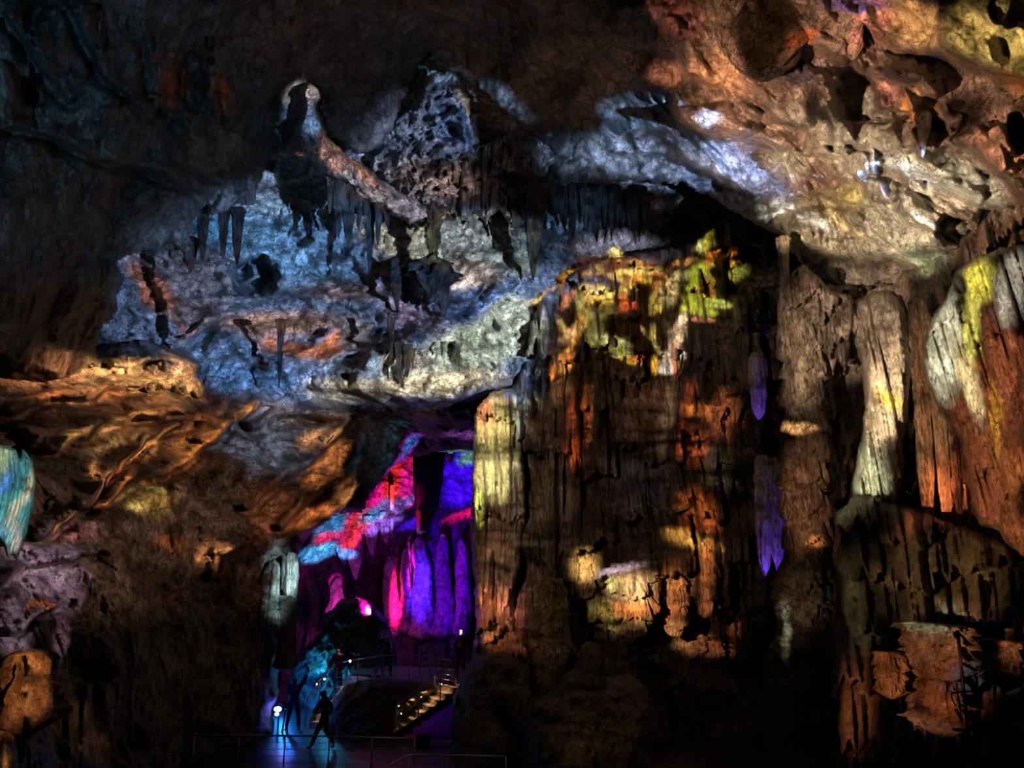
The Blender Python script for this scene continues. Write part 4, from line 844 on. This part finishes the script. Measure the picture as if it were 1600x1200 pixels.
# ================================================================== LIGHT SHOW
def projector(name, loc, aim, energy, washes, warp=.012, warp_scale=9, grain=.5, grain_scale=14, fov=100, size=.05, streak=None, base=(0, 0, 0), gain=1.0):
    """a show projector: spot lamp whose beam carries soft coloured washes, aimed at places on the rock.
    wash = (px, py, rx, ry, angle, colour, strength, softness)"""
    ld = bpy.data.lights.new(name, 'SPOT'); ld.energy = energy * 36000; ld.spot_size = math.radians(fov); ld.spot_blend = .15; ld.shadow_soft_size = size
    lo = bpy.data.objects.new(name, ld); C.objects.link(lo); lo.location = loc
    fwd = (Vector(aim) - Vector(loc)).normalized(); q = fwd.to_track_quat('-Z', 'Y'); lo.rotation_euler = q.to_euler()
    inv = q.to_matrix().inverted(); loc = Vector(loc)
    def uv(p):
        l = inv @ (p - loc); return Vector((l.x / -l.z, l.y / -l.z))
    ld.use_nodes = True; nt = ld.node_tree; N = nt.nodes; L = nt.links; N.clear()
    out = N.new('ShaderNodeOutputLight'); em = N.new('ShaderNodeEmission'); L.new(em.outputs[0], out.inputs[0])
    tc = N.new('ShaderNodeTexCoord'); sx = N.new('ShaderNodeSeparateXYZ'); L.new(tc.outputs['Normal'], sx.inputs[0])
    ng = N.new('ShaderNodeMath'); ng.operation = 'MULTIPLY'; ng.inputs[1].default_value = -1; L.new(sx.outputs[2], ng.inputs[0])
    c = N.new('ShaderNodeCombineXYZ')
    for i in (0, 1):
        dv = N.new('ShaderNodeMath'); dv.operation = 'DIVIDE'; L.new(sx.outputs[i], dv.inputs[0]); L.new(ng.outputs[0], dv.inputs[1]); L.new(dv.outputs[0], c.inputs[i])
    vec = c.outputs[0]
    def warpit(vec, sc, amt):
        nz = N.new('ShaderNodeTexNoise'); nz.inputs['Scale'].default_value = sc; nz.inputs['Detail'].default_value = 8; nz.inputs['Roughness'].default_value = .78; L.new(vec, nz.inputs['Vector'])
        s = N.new('ShaderNodeVectorMath'); s.operation = 'SUBTRACT'; s.inputs[1].default_value = (.5, .5, .5); L.new(nz.outputs['Color'], s.inputs[0])
        m = N.new('ShaderNodeVectorMath'); m.operation = 'MULTIPLY_ADD'; m.inputs[1].default_value = (amt, amt, 0)
        L.new(s.outputs[0], m.inputs[0]); L.new(vec, m.inputs[2]); return m.outputs[0]
    vec2 = warpit(vec, warp_scale, warp * 4)
    acc = None
    for wsh in washes:
        px, py, rx, ry, ang, col, st, soft = wsh; soft *= .75
        p0 = wall_at(px, py); Y = p0.y
        a = math.radians(ang); u0 = uv(p0)
        # the half axes of the wash, as they lie on a sheet facing the hall at that place
        mp_ = m_per_px(py, Y)
        ax = Vector((math.cos(a), 0, math.sin(a))) * rx * mp_; bx = Vector((-math.sin(a), 0, math.cos(a))) * ry * mp_
        ua = uv(p0 + ax) - u0; ub = uv(p0 + bx) - u0
        ra, rb, th = ua.length, ub.length, math.atan2(ua.y, ua.x)
        mp = N.new('ShaderNodeMapping'); mp.vector_type = 'TEXTURE'
        mp.inputs['Location'].default_value = (u0.x, u0.y, 0); mp.inputs['Rotation'].default_value = (0, 0, th); mp.inputs['Scale'].default_value = (ra, rb, 1)
        L.new(vec2, mp.inputs[0])
        ln = N.new('ShaderNodeVectorMath'); ln.operation = 'LENGTH'; L.new(mp.outputs[0], ln.inputs[0])
        mr = N.new('ShaderNodeMapRange'); mr.interpolation_type = 'SMOOTHSTEP'
        mr.inputs[1].default_value = 1 + soft * .5; mr.inputs[2].default_value = max(0, 1 - soft); mr.inputs[3].default_value = 0; mr.inputs[4].default_value = 1
        L.new(ln.outputs['Value'], mr.inputs[0])
        mx = N.new('ShaderNodeMix'); mx.data_type = 'RGBA'; mx.clamp_factor = True; mx.clamp_result = False
        L.new(mr.outputs[0], mx.inputs[0])
        if acc is None: mx.inputs[6].default_value = (*base, 1)
        else: L.new(acc, mx.inputs[6])
        g_ = st * GAIN * gain * ((p0 - loc).length / 30) ** 2; mx.inputs[7].default_value = (*[k * g_ for k in col], 1)
        acc = mx.outputs[2]
    # the slides are hand painted: veined, grainy light
    nz = N.new('ShaderNodeTexNoise'); nz.inputs['Scale'].default_value = grain_scale; nz.inputs['Detail'].default_value = 8; nz.inputs['Roughness'].default_value = .78; nz.inputs['Distortion'].default_value = 1.2
    if streak is not None:
        mm = N.new('ShaderNodeMapping'); mm.inputs['Rotation'].default_value = (0, 0, math.radians(streak)); mm.inputs['Scale'].default_value = (.35, 1.6, 1); L.new(vec, mm.inputs[0]); L.new(mm.outputs[0], nz.inputs['Vector'])
    else: L.new(vec, nz.inputs['Vector'])
    g = N.new('ShaderNodeMapRange'); g.inputs[1].default_value = .41; g.inputs[2].default_value = .60; g.inputs[3].default_value = 1 - grain; g.inputs[4].default_value = 1 + grain
    L.new(nz.outputs[0], g.inputs[0])
    sm = N.new('ShaderNodeVectorMath'); sm.operation = 'SCALE'; L.new(acc, sm.inputs[0]); L.new(g.outputs[0], sm.inputs['Scale'])
    L.new(sm.outputs[0], em.inputs[0]); em.inputs[1].default_value = 1
    return lo

def lamp(name, loc, col, energy, size=.1, spot=None, aim=None, blend=.6):
    ld = bpy.data.lights.new(name, 'SPOT' if spot else 'POINT'); ld.energy = energy; ld.color = col; ld.shadow_soft_size = size
    lo = bpy.data.objects.new(name, ld); C.objects.link(lo); lo.location = loc
    if spot:
        ld.spot_size = math.radians(spot); ld.spot_blend = blend
        lo.rotation_euler = (Vector(aim) - Vector(loc)).to_track_quat('-Z', 'Y').to_euler()
    return lo
GAIN = 3.6
_bv.clear(); prep_bvh()

def srgb(c): return tuple(((k / 255) / 12.92 if k / 255 <= .04045 else ((k / 255 + .055) / 1.055) ** 2.4) for k in c)
def W(px, py, rx, ry, a, c, st=1.0, soft=.6): return (px, py, rx, ry, a, srgb(c), st, soft)
AMB = .012
PA = (8.0, 3.0, 6.0)     # projector booth, right of and above the visitor
PB = (-6.0, 1.0, 3.2)     # projector on the left of the visitors' terrace
PC = (-5.0, 2.0, 6.5)    # projector above and left
# blue wash on the far wall
projector('show_projector', PA, at(650, 430, 29), 1, [
    W(560,470,400,190,-4,(80,104,146),1.15,.35), W(300,430,70,80,0,(84,92,120)), W(250,470,26,80,12,(158,104,88),1,.9), W(350,360,70,40,0,(58,110,160)), W(460,370,110,80,0,(84,134,190)),
    W(430,300,60,40,20,(110,140,180)), W(570,390,60,50,0,(74,110,160)), W(420,505,130,20,4,(160,130,120),1,.9), W(540,455,70,16,0,(150,140,160),1,.9), W(330,500,70,30,-10,(96,96,120)),
    W(370,560,80,40,-10,(86,124,180)), W(450,540,60,16,-4,(170,110,85),1,.9), W(520,535,40,22,25,(180,112,80),1,.8), W(420,600,110,30,-5,(84,130,200)), W(560,560,60,22,15,(130,160,190)),
    W(640,370,70,50,-10,(190,195,180)), W(740,375,70,45,0,(170,185,195)), W(730,430,50,30,20,(195,185,185)), W(650,495,45,30,-20,(150,140,185),1,.8), W(790,400,40,40,0,(140,160,170)),
    W(740,545,130,48,18,(190,210,195),1,.7), W(660,598,150,24,4,(220,212,180),1,.8), W(550,600,60,14,-6,(190,185,165),1,.9), W(800,500,44,50,20,(190,210,200)), W(745,478,80,14,26,(92,130,200),1,.8),
    W(560,520,34,30,0,(120,120,135)), W(640,560,50,20,0,(185,180,170)),
    W(660,230,110,100,35,(110,126,165)), W(700,170,26,34,0,(190,172,130),1,.9), W(720,190,30,60,0,(84,120,180),1,.9), W(690,280,70,40,0,(170,150,150),1,.9), W(590,300,110,26,-36,(150,140,150),1,.8),
    W(560,262,80,14,-38,(190,140,120),1,.9), W(487,150,22,26,0,(190,180,180),1,.9), W(485,190,22,40,0,(90,120,165),1,.9), W(520,250,50,14,-45,(175,135,125),1,.9), W(640,320,60,26,-20,(150,145,165)),
    W(780,270,80,60,0,(40,34,36),1,.9), W(760,150,60,12,-35,(80,105,140),1,.9), W(690,115,26,14,0,(100,135,170),1,.9),
    W(940,240,100,34,0,(110,136,175),1,.8), W(1060,250,110,50,-8,(122,146,190),1,.8), W(1150,265,60,38,-20,(110,145,215),1,.8), W(880,330,70,50,0,(60,90,125),1,.8), W(1010,180,34,26,-40,(120,165,220),1,.8),
    W(960,385,80,22,0,(120,125,150),1,.9), W(1110,330,50,20,-15,(140,150,150),1,.9), W(980,320,70,18,0,(40,34,34),1,.9),
    W(640,662,240,34,0,(26,16,12),1,.5), W(985,570,150,130,0,(3,3,3),1,.25), W(790,760,60,140,0,(3,3,3),1,.25),
    ], grain=.8, grain_scale=24, gain=1.75)
# warm wash on the ceiling and draperies to the right
projector('show_projector', PB, at(1350, 350, 19), 1, [
    W(1350,160,420,260,-14,(128,92,70),1,.35), W(1230,210,190,90,-20,(190,142,112),1,.7), W(1130,120,80,50,10,(226,150,100),1,.8), W(1060,20,60,40,-30,(110,60,48),1,.8), W(1050,110,50,20,10,(190,120,90),1,.9),
    W(1360,255,230,90,-14,(226,200,160),1.2,.7), W(1420,268,70,26,-25,(250,245,235),1.2,.9), W(1330,305,70,22,10,(240,205,120),1,.9), W(1230,255,60,24,0,(225,205,160),1,.9), W(1490,290,80,50,-20,(225,215,180),1,.8),
    W(1560,250,80,36,-38,(224,150,110),1.2,.8), W(1560,60,110,60,-12,(206,176,96),1,.8), W(1430,40,90,44,-10,(220,160,96),1,.8), W(1370,30,30,50,0,(230,140,110),1,.9), W(1590,130,40,30,0,(200,120,60),1,.9), W(1390,150,70,36,0,(120,80,66),1,.9), W(1402,118,20,12,0,(120,130,215),1,.9), W(1395,145,60,16,-15,(220,140,110),1,.9),
    W(1450,160,44,12,60,(250,150,70),1,.9), W(1260,58,34,14,30,(250,120,60),1.1,.9), W(1250,110,60,24,0,(96,76,76),1,.9), W(1330,10,60,12,0,(110,84,130),1,.9),
    W(1335,150,34,60,0,(34,22,14),1,.8), W(1450,105,70,22,-10,(60,44,38),1,.8), W(1510,175,60,44,0,(54,38,28),1,.8), W(1190,50,60,90,0,(50,32,16),1,.5), W(1150,265,120,30,-10,(150,150,170),1,.9),
    W(1270,370,110,44,-25,(190,168,132),1,.8), W(1400,360,130,70,0,(226,206,168),1.2,.8), W(1310,340,80,14,-30,(225,190,130),1,.9), W(1450,400,50,30,0,(150,160,120),1,.9), W(1540,380,110,36,30,(110,80,64),1,.8),
    W(1290,500,90,110,0,(135,116,98),1,.5), W(1360,540,60,130,0,(160,132,108),1,.6), W(1380,620,50,110,-8,(214,184,144),1,.8), W(1385,618,30,12,-30,(250,210,90),1.2,.9), W(1350,740,50,70,0,(176,176,140),1,.8), W(1455,650,44,190,8,(126,92,62),1,.6),
    W(1470,780,44,70,0,(190,104,60),1,.9), W(1550,680,130,220,0,(126,72,46),1,.5), W(1480,540,50,90,8,(206,214,190),1.1,.6), W(1512,520,34,90,0,(220,224,110),1.1,.7), W(1530,435,60,34,10,(205,205,80),1.1,.8), W(1585,450,50,60,0,(176,180,170),1,.8), W(1510,600,30,70,20,(215,200,150),1,.8), W(1555,660,16,70,15,(220,160,60),1,.9), W(1580,740,30,60,0,(150,90,50),1,.9), W(1590,830,40,40,0,(176,106,62),1,.9),
    W(1255,560,44,80,0,(130,112,90),1,.8), W(1240,668,34,10,0,(225,180,120),1,.9), W(1255,780,44,90,0,(104,72,50),1,.8), W(1266,850,12,10,0,(230,150,80),1,.9), W(1250,940,50,50,0,(70,56,40),1,.8), W(1226,985,8,44,0,(130,140,120),1,.9),
    W(1470,900,180,80,0,(104,82,52),1.2,.6), W(1520,870,40,34,0,(140,110,60),1,.9), W(1460,1000,70,44,0,(200,130,90),1.2,.8), W(1440,975,70,10,-6,(235,235,190),1.3,.9), W(1390,1050,40,50,0,(200,120,70),1.1,.9), W(1470,1080,56,50,0,(180,100,60),1.1,.9), W(1340,1100,60,70,0,(150,90,56),1,.9), W(1530,1060,50,30,0,(110,110,130),1,.9), W(1580,1010,36,34,0,(190,120,80),1,.9), W(1340,950,50,90,0,(80,74,50),1,.8), W(1420,1120,90,16,-10,(200,130,100),1,.9),
    ], grain=.6, grain_scale=16, gain=1.6)
# yellow and green creature slides and rusty light on the column wall
projector('show_projector', PC, at(960, 650, 27), 1, [
    W(990,720,260,330,0,(36,25,18),1,.3), W(960,490,110,110,0,(44,22,12),1,.5), W(1170,520,50,110,0,(48,38,26),1,.7), W(960,420,90,24,-4,(190,110,60),1,.8),
    W(780,690,42,90,0,(180,165,105),1.1,.7), W(776,740,34,40,0,(215,205,140),1.1,.9), W(752,640,20,30,0,(230,150,100),1,.9), W(746,790,10,30,0,(190,200,90),1.2,.9), W(790,620,50,14,-10,(200,175,120),1,.9), W(770,880,30,90,0,(84,58,40),1,.8), W(760,960,30,50,0,(205,120,80),1,.9), W(812,960,16,60,0,(170,100,80),1,.9), W(812,650,5,100,0,(160,190,190),1.2,.9),
    W(850,800,44,200,0,(64,50,40),1,.6), W(925,650,12,44,0,(200,110,60),1.1,.9), W(905,660,5,50,0,(190,90,50),1,.9), W(900,705,8,30,0,(230,100,50),1.1,.9), W(880,590,20,40,0,(200,140,90),1,.9), W(1020,640,60,60,0,(80,54,40),1,.8), W(1070,640,8,50,0,(190,90,54),1,.9), W(1040,650,12,60,0,(150,120,90),1,.9), W(1095,640,24,14,0,(240,140,60),1.1,.9), W(1132,650,22,44,0,(205,120,74),1,.9), W(1100,700,20,30,0,(220,110,60),1,.9),
    W(1092,800,24,36,0,(210,110,54),1.1,.9), W(1070,842,40,14,-18,(250,190,90),1.4,.9), W(1104,880,14,44,0,(215,130,70),1,.9), W(1130,730,26,40,0,(84,76,50),1,.8), W(1000,760,60,60,0,(44,38,40),1,.8),
    W(915,885,24,26,0,(250,205,120),1.3,.9), W(982,930,50,40,0,(240,200,140),1.3,.8), W(990,952,50,14,0,(240,150,80),1.2,.9), W(955,912,20,14,0,(200,205,130),1.2,.9), W(960,888,44,9,8,(225,205,235),1.2,.9), W(1054,930,22,50,-10,(190,120,70),1.1,.9), W(1104,940,12,50,0,(150,94,56),1,.9), W(1078,1003,30,22,0,(170,120,76),1.1,.9), W(1118,1015,22,14,0,(170,104,66),1,.9), W(940,960,40,20,-30,(190,170,90),1,.9),
    W(860,980,34,90,0,(56,42,26),1,.8), W(930,1110,130,90,0,(40,28,17),1,.5), W(1080,1080,90,70,0,(14,9,6),1,.7), W(990,1040,140,18,0,(20,13,8),1,.9), W(760,1100,60,80,0,(22,14,10),1,.6),
    ], grain=.95, grain_scale=16, warp=.006, gain=1.1, streak=90)
# the glowing creature slides
projector('show_projector', (-4.6, 2.0, 6.5), at(990, 490, 28), 1, [
    W(940,412,14,9,30,(255,215,100),1.6,.7), W(962,396,10,10,0,(255,220,120),1.6,.7), W(985,408,26,6,-10,(255,200,90),1.5,.7), W(1000,424,44,7,2,(255,235,130),1.8,.6), W(930,425,18,8,20,(250,215,100),1.5,.7), W(890,428,14,6,30,(250,190,80),1.3,.7), W(965,434,24,5,-20,(255,225,110),1.6,.7), W(1040,432,16,6,-40,(250,190,100),1.4,.7),
    W(840,470,22,5,25,(250,215,130),1.5,.7), W(862,452,16,5,45,(250,200,110),1.5,.7), W(880,444,6,20,15,(255,170,70),1.5,.7), W(886,468,7,22,-20,(255,160,70),1.4,.7),
    W(930,458,30,16,0,(255,225,110),1.8,.6), W(925,470,20,6,0,(255,210,90),1.5,.7), W(908,478,6,30,20,(200,205,110),1.4,.7), W(914,500,8,24,-8,(230,210,110),1.4,.7), W(903,512,8,34,-8,(255,190,80),1.6,.7), W(893,520,10,22,-30,(255,205,140),1.4,.7), W(880,512,5,26,35,(240,205,130),1.3,.7), W(876,562,7,24,-18,(255,185,80),1.7,.6), W(888,556,12,6,30,(255,150,70),1.5,.7), W(868,582,4,14,-10,(255,150,60),1.5,.7),
    W(935,490,22,14,10,(180,180,100),1.2,.7), W(925,520,14,26,10,(190,200,110),1.2,.7), W(950,530,24,8,-30,(215,220,150),1.5,.7), W(972,552,30,9,-38,(215,220,120),1.6,.6), W(990,566,14,6,-10,(255,190,60),1.6,.7), W(1002,560,7,6,0,(255,120,60),1.5,.7),
    W(972,455,8,22,0,(255,210,90),1.6,.7), W(978,472,8,16,-20,(255,130,60),1.6,.7), W(986,480,10,8,0,(255,110,60),1.5,.7), W(997,432,12,7,0,(255,200,70),1.7,.7), W(1012,438,8,6,0,(255,220,90),1.7,.7), W(1022,472,11,20,0,(250,225,110),1.8,.6), W(1030,448,14,10,-10,(255,180,90),1.3,.7), W(1044,455,14,26,-10,(225,205,140),1.4,.7), W(1055,432,20,10,40,(230,225,150),1.5,.7), W(1005,515,10,4,-50,(250,220,140),1.4,.7), W(1020,525,4,22,5,(230,210,110),1.4,.7),
    W(1096,384,16,11,20,(225,235,150),1.6,.7), W(1104,378,6,20,0,(240,240,60),1.6,.7), W(1072,408,14,6,20,(250,180,100),1.3,.7), W(1110,408,18,8,10,(255,190,60),1.6,.7), W(1126,396,14,5,25,(255,150,50),1.5,.7), W(1092,428,14,24,10,(195,215,60),1.6,.6), W(1108,432,14,18,0,(235,190,70),1.6,.7), W(1106,436,6,8,0,(255,100,40),1.6,.7), W(1142,428,28,14,20,(150,155,60),1.2,.7),
    W(1094,466,22,24,0,(205,220,70),1.7,.6), W(1110,458,8,6,0,(250,110,50),1.5,.7), W(1122,474,20,8,-15,(210,220,110),1.5,.7), W(1086,486,26,10,-8,(205,220,80),1.6,.6), W(1090,500,16,5,0,(240,150,120),1.4,.7), W(1062,506,8,22,-20,(255,230,200),1.7,.6), W(1060,530,10,22,-10,(255,225,190),1.7,.6), W(1046,556,18,10,35,(240,235,215),1.6,.6), W(1048,574,18,14,0,(235,230,215),1.6,.6), W(1030,572,7,16,0,(255,190,60),1.6,.7), W(1064,566,3,30,0,(255,130,70),1.5,.7), W(1030,548,5,14,45,(250,230,150),1.4,.7),
    ], grain=.45, grain_scale=30, warp=.005, fov=40, gain=1.3)
# amber light over the left slope
projector('show_projector', (7.0, 3.0, 8.0), at(240, 780, 21), 1, [
    W(200,740,330,230,20,(76,56,46),1,.4), W(170,600,200,36,0,(215,145,96),1.5,.8), W(210,585,110,24,0,(250,190,120),1.9,.8), W(280,590,44,40,0,(250,190,120),1.9,.9), W(150,600,20,10,0,(255,220,140),2,.9), W(240,640,100,34,25,(205,134,84),1,.8), W(110,690,40,14,25,(220,150,96),1,.9), W(190,690,70,18,20,(205,160,100),1,.9),
    W(180,740,80,16,45,(214,130,76),1.1,.9), W(310,690,120,26,38,(190,120,64),1,.8), W(240,780,60,30,10,(190,150,80),1.1,.9), W(215,790,40,9,10,(235,215,120),1.2,.9), W(245,765,14,14,0,(235,225,130),1.2,.9), W(420,680,90,80,30,(98,112,140),1,.7), W(440,640,60,26,0,(130,130,150),1,.8), W(500,680,50,18,30,(226,170,120),1.1,.9), W(510,650,50,20,0,(120,110,115),1,.9), W(500,730,60,16,40,(220,140,80),1,.9), W(500,800,70,12,30,(205,120,66),1,.9), W(540,770,16,40,-30,(190,130,76),1,.9), W(420,800,60,60,30,(110,66,42),1,.8),
    W(590,700,40,70,20,(18,22,26),1,.8), W(90,730,80,46,0,(30,25,22),1,.8), W(215,738,54,11,38,(22,18,16),1,.8), W(180,705,50,12,30,(28,22,20),1,.8), W(60,660,70,12,5,(14,10,8),1,.8), W(330,735,50,12,36,(26,20,18),1,.8), W(120,682,36,8,22,(250,190,110),1.6,.8), W(195,655,56,8,15,(250,180,110),1.4,.8), W(163,752,50,8,50,(250,170,100),1.5,.8), W(228,698,50,9,38,(250,170,100),1.5,.8), W(112,806,46,6,32,(240,170,100),1.3,.8), W(300,700,90,8,35,(235,150,80),1.5,.8), W(380,648,34,9,35,(240,170,100),1.4,.8), W(75,622,60,7,12,(240,140,80),1.5,.8), W(165,615,50,7,5,(240,140,80),1.4,.8), W(60,900,130,60,10,(124,104,128),1.6,.7), W(100,830,60,20,20,(150,100,104),1,.9), W(70,940,60,12,35,(226,130,96),1,.9), W(30,970,90,60,0,(116,98,120),1.6,.8), W(100,1000,26,50,0,(110,84,100),1,.9), W(38,1080,60,70,0,(214,136,80),1.1,.8), W(40,1035,30,20,0,(230,150,80),1.1,.9), W(345,865,26,22,0,(220,150,96),1.1,.9), W(270,850,40,14,0,(150,86,46),1,.9),
    W(300,1010,170,110,0,(13,9,7),1,.6), W(120,1140,150,46,0,(44,30,16),1,.7), W(10,1190,16,16,0,(200,140,70),1,.9), W(250,920,80,40,0,(36,22,15),1,.8), W(390,900,40,60,0,(40,22,18),1,.8), W(450,900,26,60,0,(120,150,160),1.2,.8),
    W(20,640,60,16,0,(44,28,18),1,.9),
    ], grain=.85, grain_scale=26, gain=1.45)
projector('show_projector', (1.5, 0, 5.6), at(20, 780, 10.2), 1, [
    W(10,780,50,110,0,(70,150,160),1,.6), W(-5,715,30,26,0,(150,170,140),1,.9), W(12,740,16,40,0,(56,110,120),1,.9), W(46,740,10,40,0,(60,130,140),1,.9), W(28,800,8,80,-8,(205,195,160),1,.9), W(30,845,8,30,0,(215,190,185),1,.9), W(5,750,7,30,-10,(70,120,210),1,.9), W(10,850,18,40,0,(110,180,210),1,.9)],
    fov=30, grain=.2, grain_scale=30)
projector('ceiling_fill', (-1.0, -3.0, 2.5), at(250, 200, 18), 1, [  # added fill lamp that lifts the dark left ceiling
    W(250,200,420,330,0,(26,40,52),1,.5), W(120,80,120,80,-40,(28,48,66),1,.8), W(330,230,40,40,0,(56,60,64),1,.9), W(100,330,120,70,-10,(30,38,46),1,.9), W(345,150,12,40,0,(96,50,20),1.2,.9), W(265,130,16,50,-15,(60,30,16),1.2,.9), W(60,480,80,80,0,(36,32,28),1,.9),
    W(700,60,300,120,0,(34,26,22),1,.8), W(860,130,140,90,0,(50,36,26),1,.8), W(600,90,100,90,0,(30,30,32),1,.9)], fov=120, grain=.7, grain_scale=10, gain=1.7)
# lamps that belong to the place
lamp('grotto_flood', V(528, 952, 38.4) , (1, .05, .75), 160, .1)
lamp('grotto_flood', V(605, 965, 41.0), (1, .02, .35), 30, .1)
lamp('grotto_flood', V(690, 900, 43.5), (.10, .02, 1), 90, .15)
lamp('grotto_flood', V(640, 930, 40.5), (.08, .03, 1), 40, .15)
lamp('cyan_flood', V(438, 1085, 31.0), (.01, .22, 1), 130, .08)
lamp('cyan_flood', V(500, 1040, 31.8), (.02, .5, 1), 46, .06)
lamp('blue_flood', BLUE + Vector((.1, -.25, .1)), (.06, .07, 1), 14, .08)
for t in (.1, .3, .5, .7, .9):
    q = P0.lerp(P1, t) + sr * .5 + Vector((0, 0, .75)); lamp('step_light', q, (1, .55, .24), 16, .03, spot=90, aim=q + Vector((0.05, 0, -1)))
for t in (.05, .35):
    q = st_l.location.lerp(Vector((V(546, 1060, 30.4).x, 30.9, DK)), t) + sl * .5 + Vector((0, 0, .9)); lamp('step_light', q, (1, .62, .32), 16, .03, spot=90, aim=q + Vector((0.05, 0, -1)))
lamp('step_light', Vector((V(535, 1060, 30).x, 29.6, 2.6)), (.8, .7, .9), 14, .03, spot=90, aim=Vector((V(535, 1060, 30).x, 29.9, 0)))
lamp('cleft_flood', V(1216, 950, 26.6), (.18, .06, 1), 260, .1, spot=50, aim=V(1205, 800, 27.4))
lamp('cleft_flood', V(1194, 700, 26.8), (.18, .06, 1), 120, .1, spot=50, aim=V(1183, 600, 27.6))
# coloured slides thrown into the grotto from an added, unseen projector in mid-air
projector('grotto_projector', tuple(V(660, 975, 25.5)), at(620, 780, 43), 1, [
    W(610,780,170,150,0,(20,6,44),1,.5), W(700,900,60,120,0,(34,0,110),1,.7), W(735,740,50,50,25,(62,6,255),1.6,.6), W(735,800,40,10,10,(235,20,130),1.4,.8), W(735,680,40,24,0,(110,60,140),1,.9), W(715,705,26,18,0,(90,150,160),1.1,.8), W(735,715,20,10,0,(110,170,150),1.1,.8), W(735,650,10,10,0,(40,110,190),1.3,.8),
    W(630,715,46,22,55,(150,50,210),1.4,.7), W(640,695,18,16,45,(60,120,240),1.5,.7), W(590,775,30,90,-42,(240,20,150),1.5,.6), W(615,755,22,36,-10,(230,40,40),1.5,.6), W(645,730,14,12,0,(210,40,50),1.4,.7), W(638,762,16,26,0,(240,30,170),1.5,.7), W(560,815,18,26,-35,(230,50,60),1.5,.7), W(548,840,14,22,-20,(210,40,60),1.3,.7),
    W(590,800,34,12,30,(90,150,240),1.3,.7), W(625,790,36,8,5,(160,110,240),1.4,.7), W(600,820,34,12,20,(130,90,230),1.2,.7), W(520,825,36,14,40,(60,130,200),1.3,.7), W(500,866,34,16,12,(70,170,250),1.7,.6), W(510,840,24,8,20,(220,50,110),1.4,.7), W(535,860,18,9,0,(80,120,240),1.4,.7), W(645,820,26,14,0,(70,20,255),1.4,.7), W(615,680,20,40,-45,(16,50,70),1.2,.9), W(560,760,14,60,-45,(14,46,60),1.2,.9),
    W(612,930,12,55,0,(250,20,120),1.6,.7), W(520,925,16,26,-10,(255,20,190),1.8,.7), W(522,940,8,10,0,(255,200,255),1.8,.8), W(655,910,24,60,0,(60,20,230),1.3,.8), W(640,880,6,40,0,(200,20,200),1.3,.8), W(725,900,14,80,0,(50,0,110),1,.8), W(572,920,30,50,0,(12,2,18),1,.8), W(635,1010,80,30,0,(26,4,30),1,.8),
    ], grain=.45, grain_scale=20, warp=.006, fov=80, gain=1.4, size=.03)

# ================================================================== CAMERA, VIEW
cd = bpy.data.cameras.new('camera'); cam = bpy.data.objects.new('camera', cd); C.objects.link(cam)
cam.location = CAM; cam.rotation_euler = (math.radians(90) + PITCH, 0, 0)
cd.sensor_width = 36; cd.lens = 36 * F / 1600; cd.clip_end = 300
bpy.context.scene.camera = cam
sc = bpy.context.scene
sc.view_settings.view_transform = 'Standard'; sc.view_settings.look = 'None'
sc.view_settings.exposure = 0; sc.view_settings.gamma = 1
w = bpy.data.worlds.new('cave_dark'); sc.world = w; w.use_nodes = True
w.node_tree.nodes['Background'].inputs[0].default_value = (.5, .55, .7, 1)
w.node_tree.nodes['Background'].inputs[1].default_value = AMB
sc.cycles.max_bounces = 4; sc.cycles.diffuse_bounces = 2; sc.cycles.glossy_bounces = 2
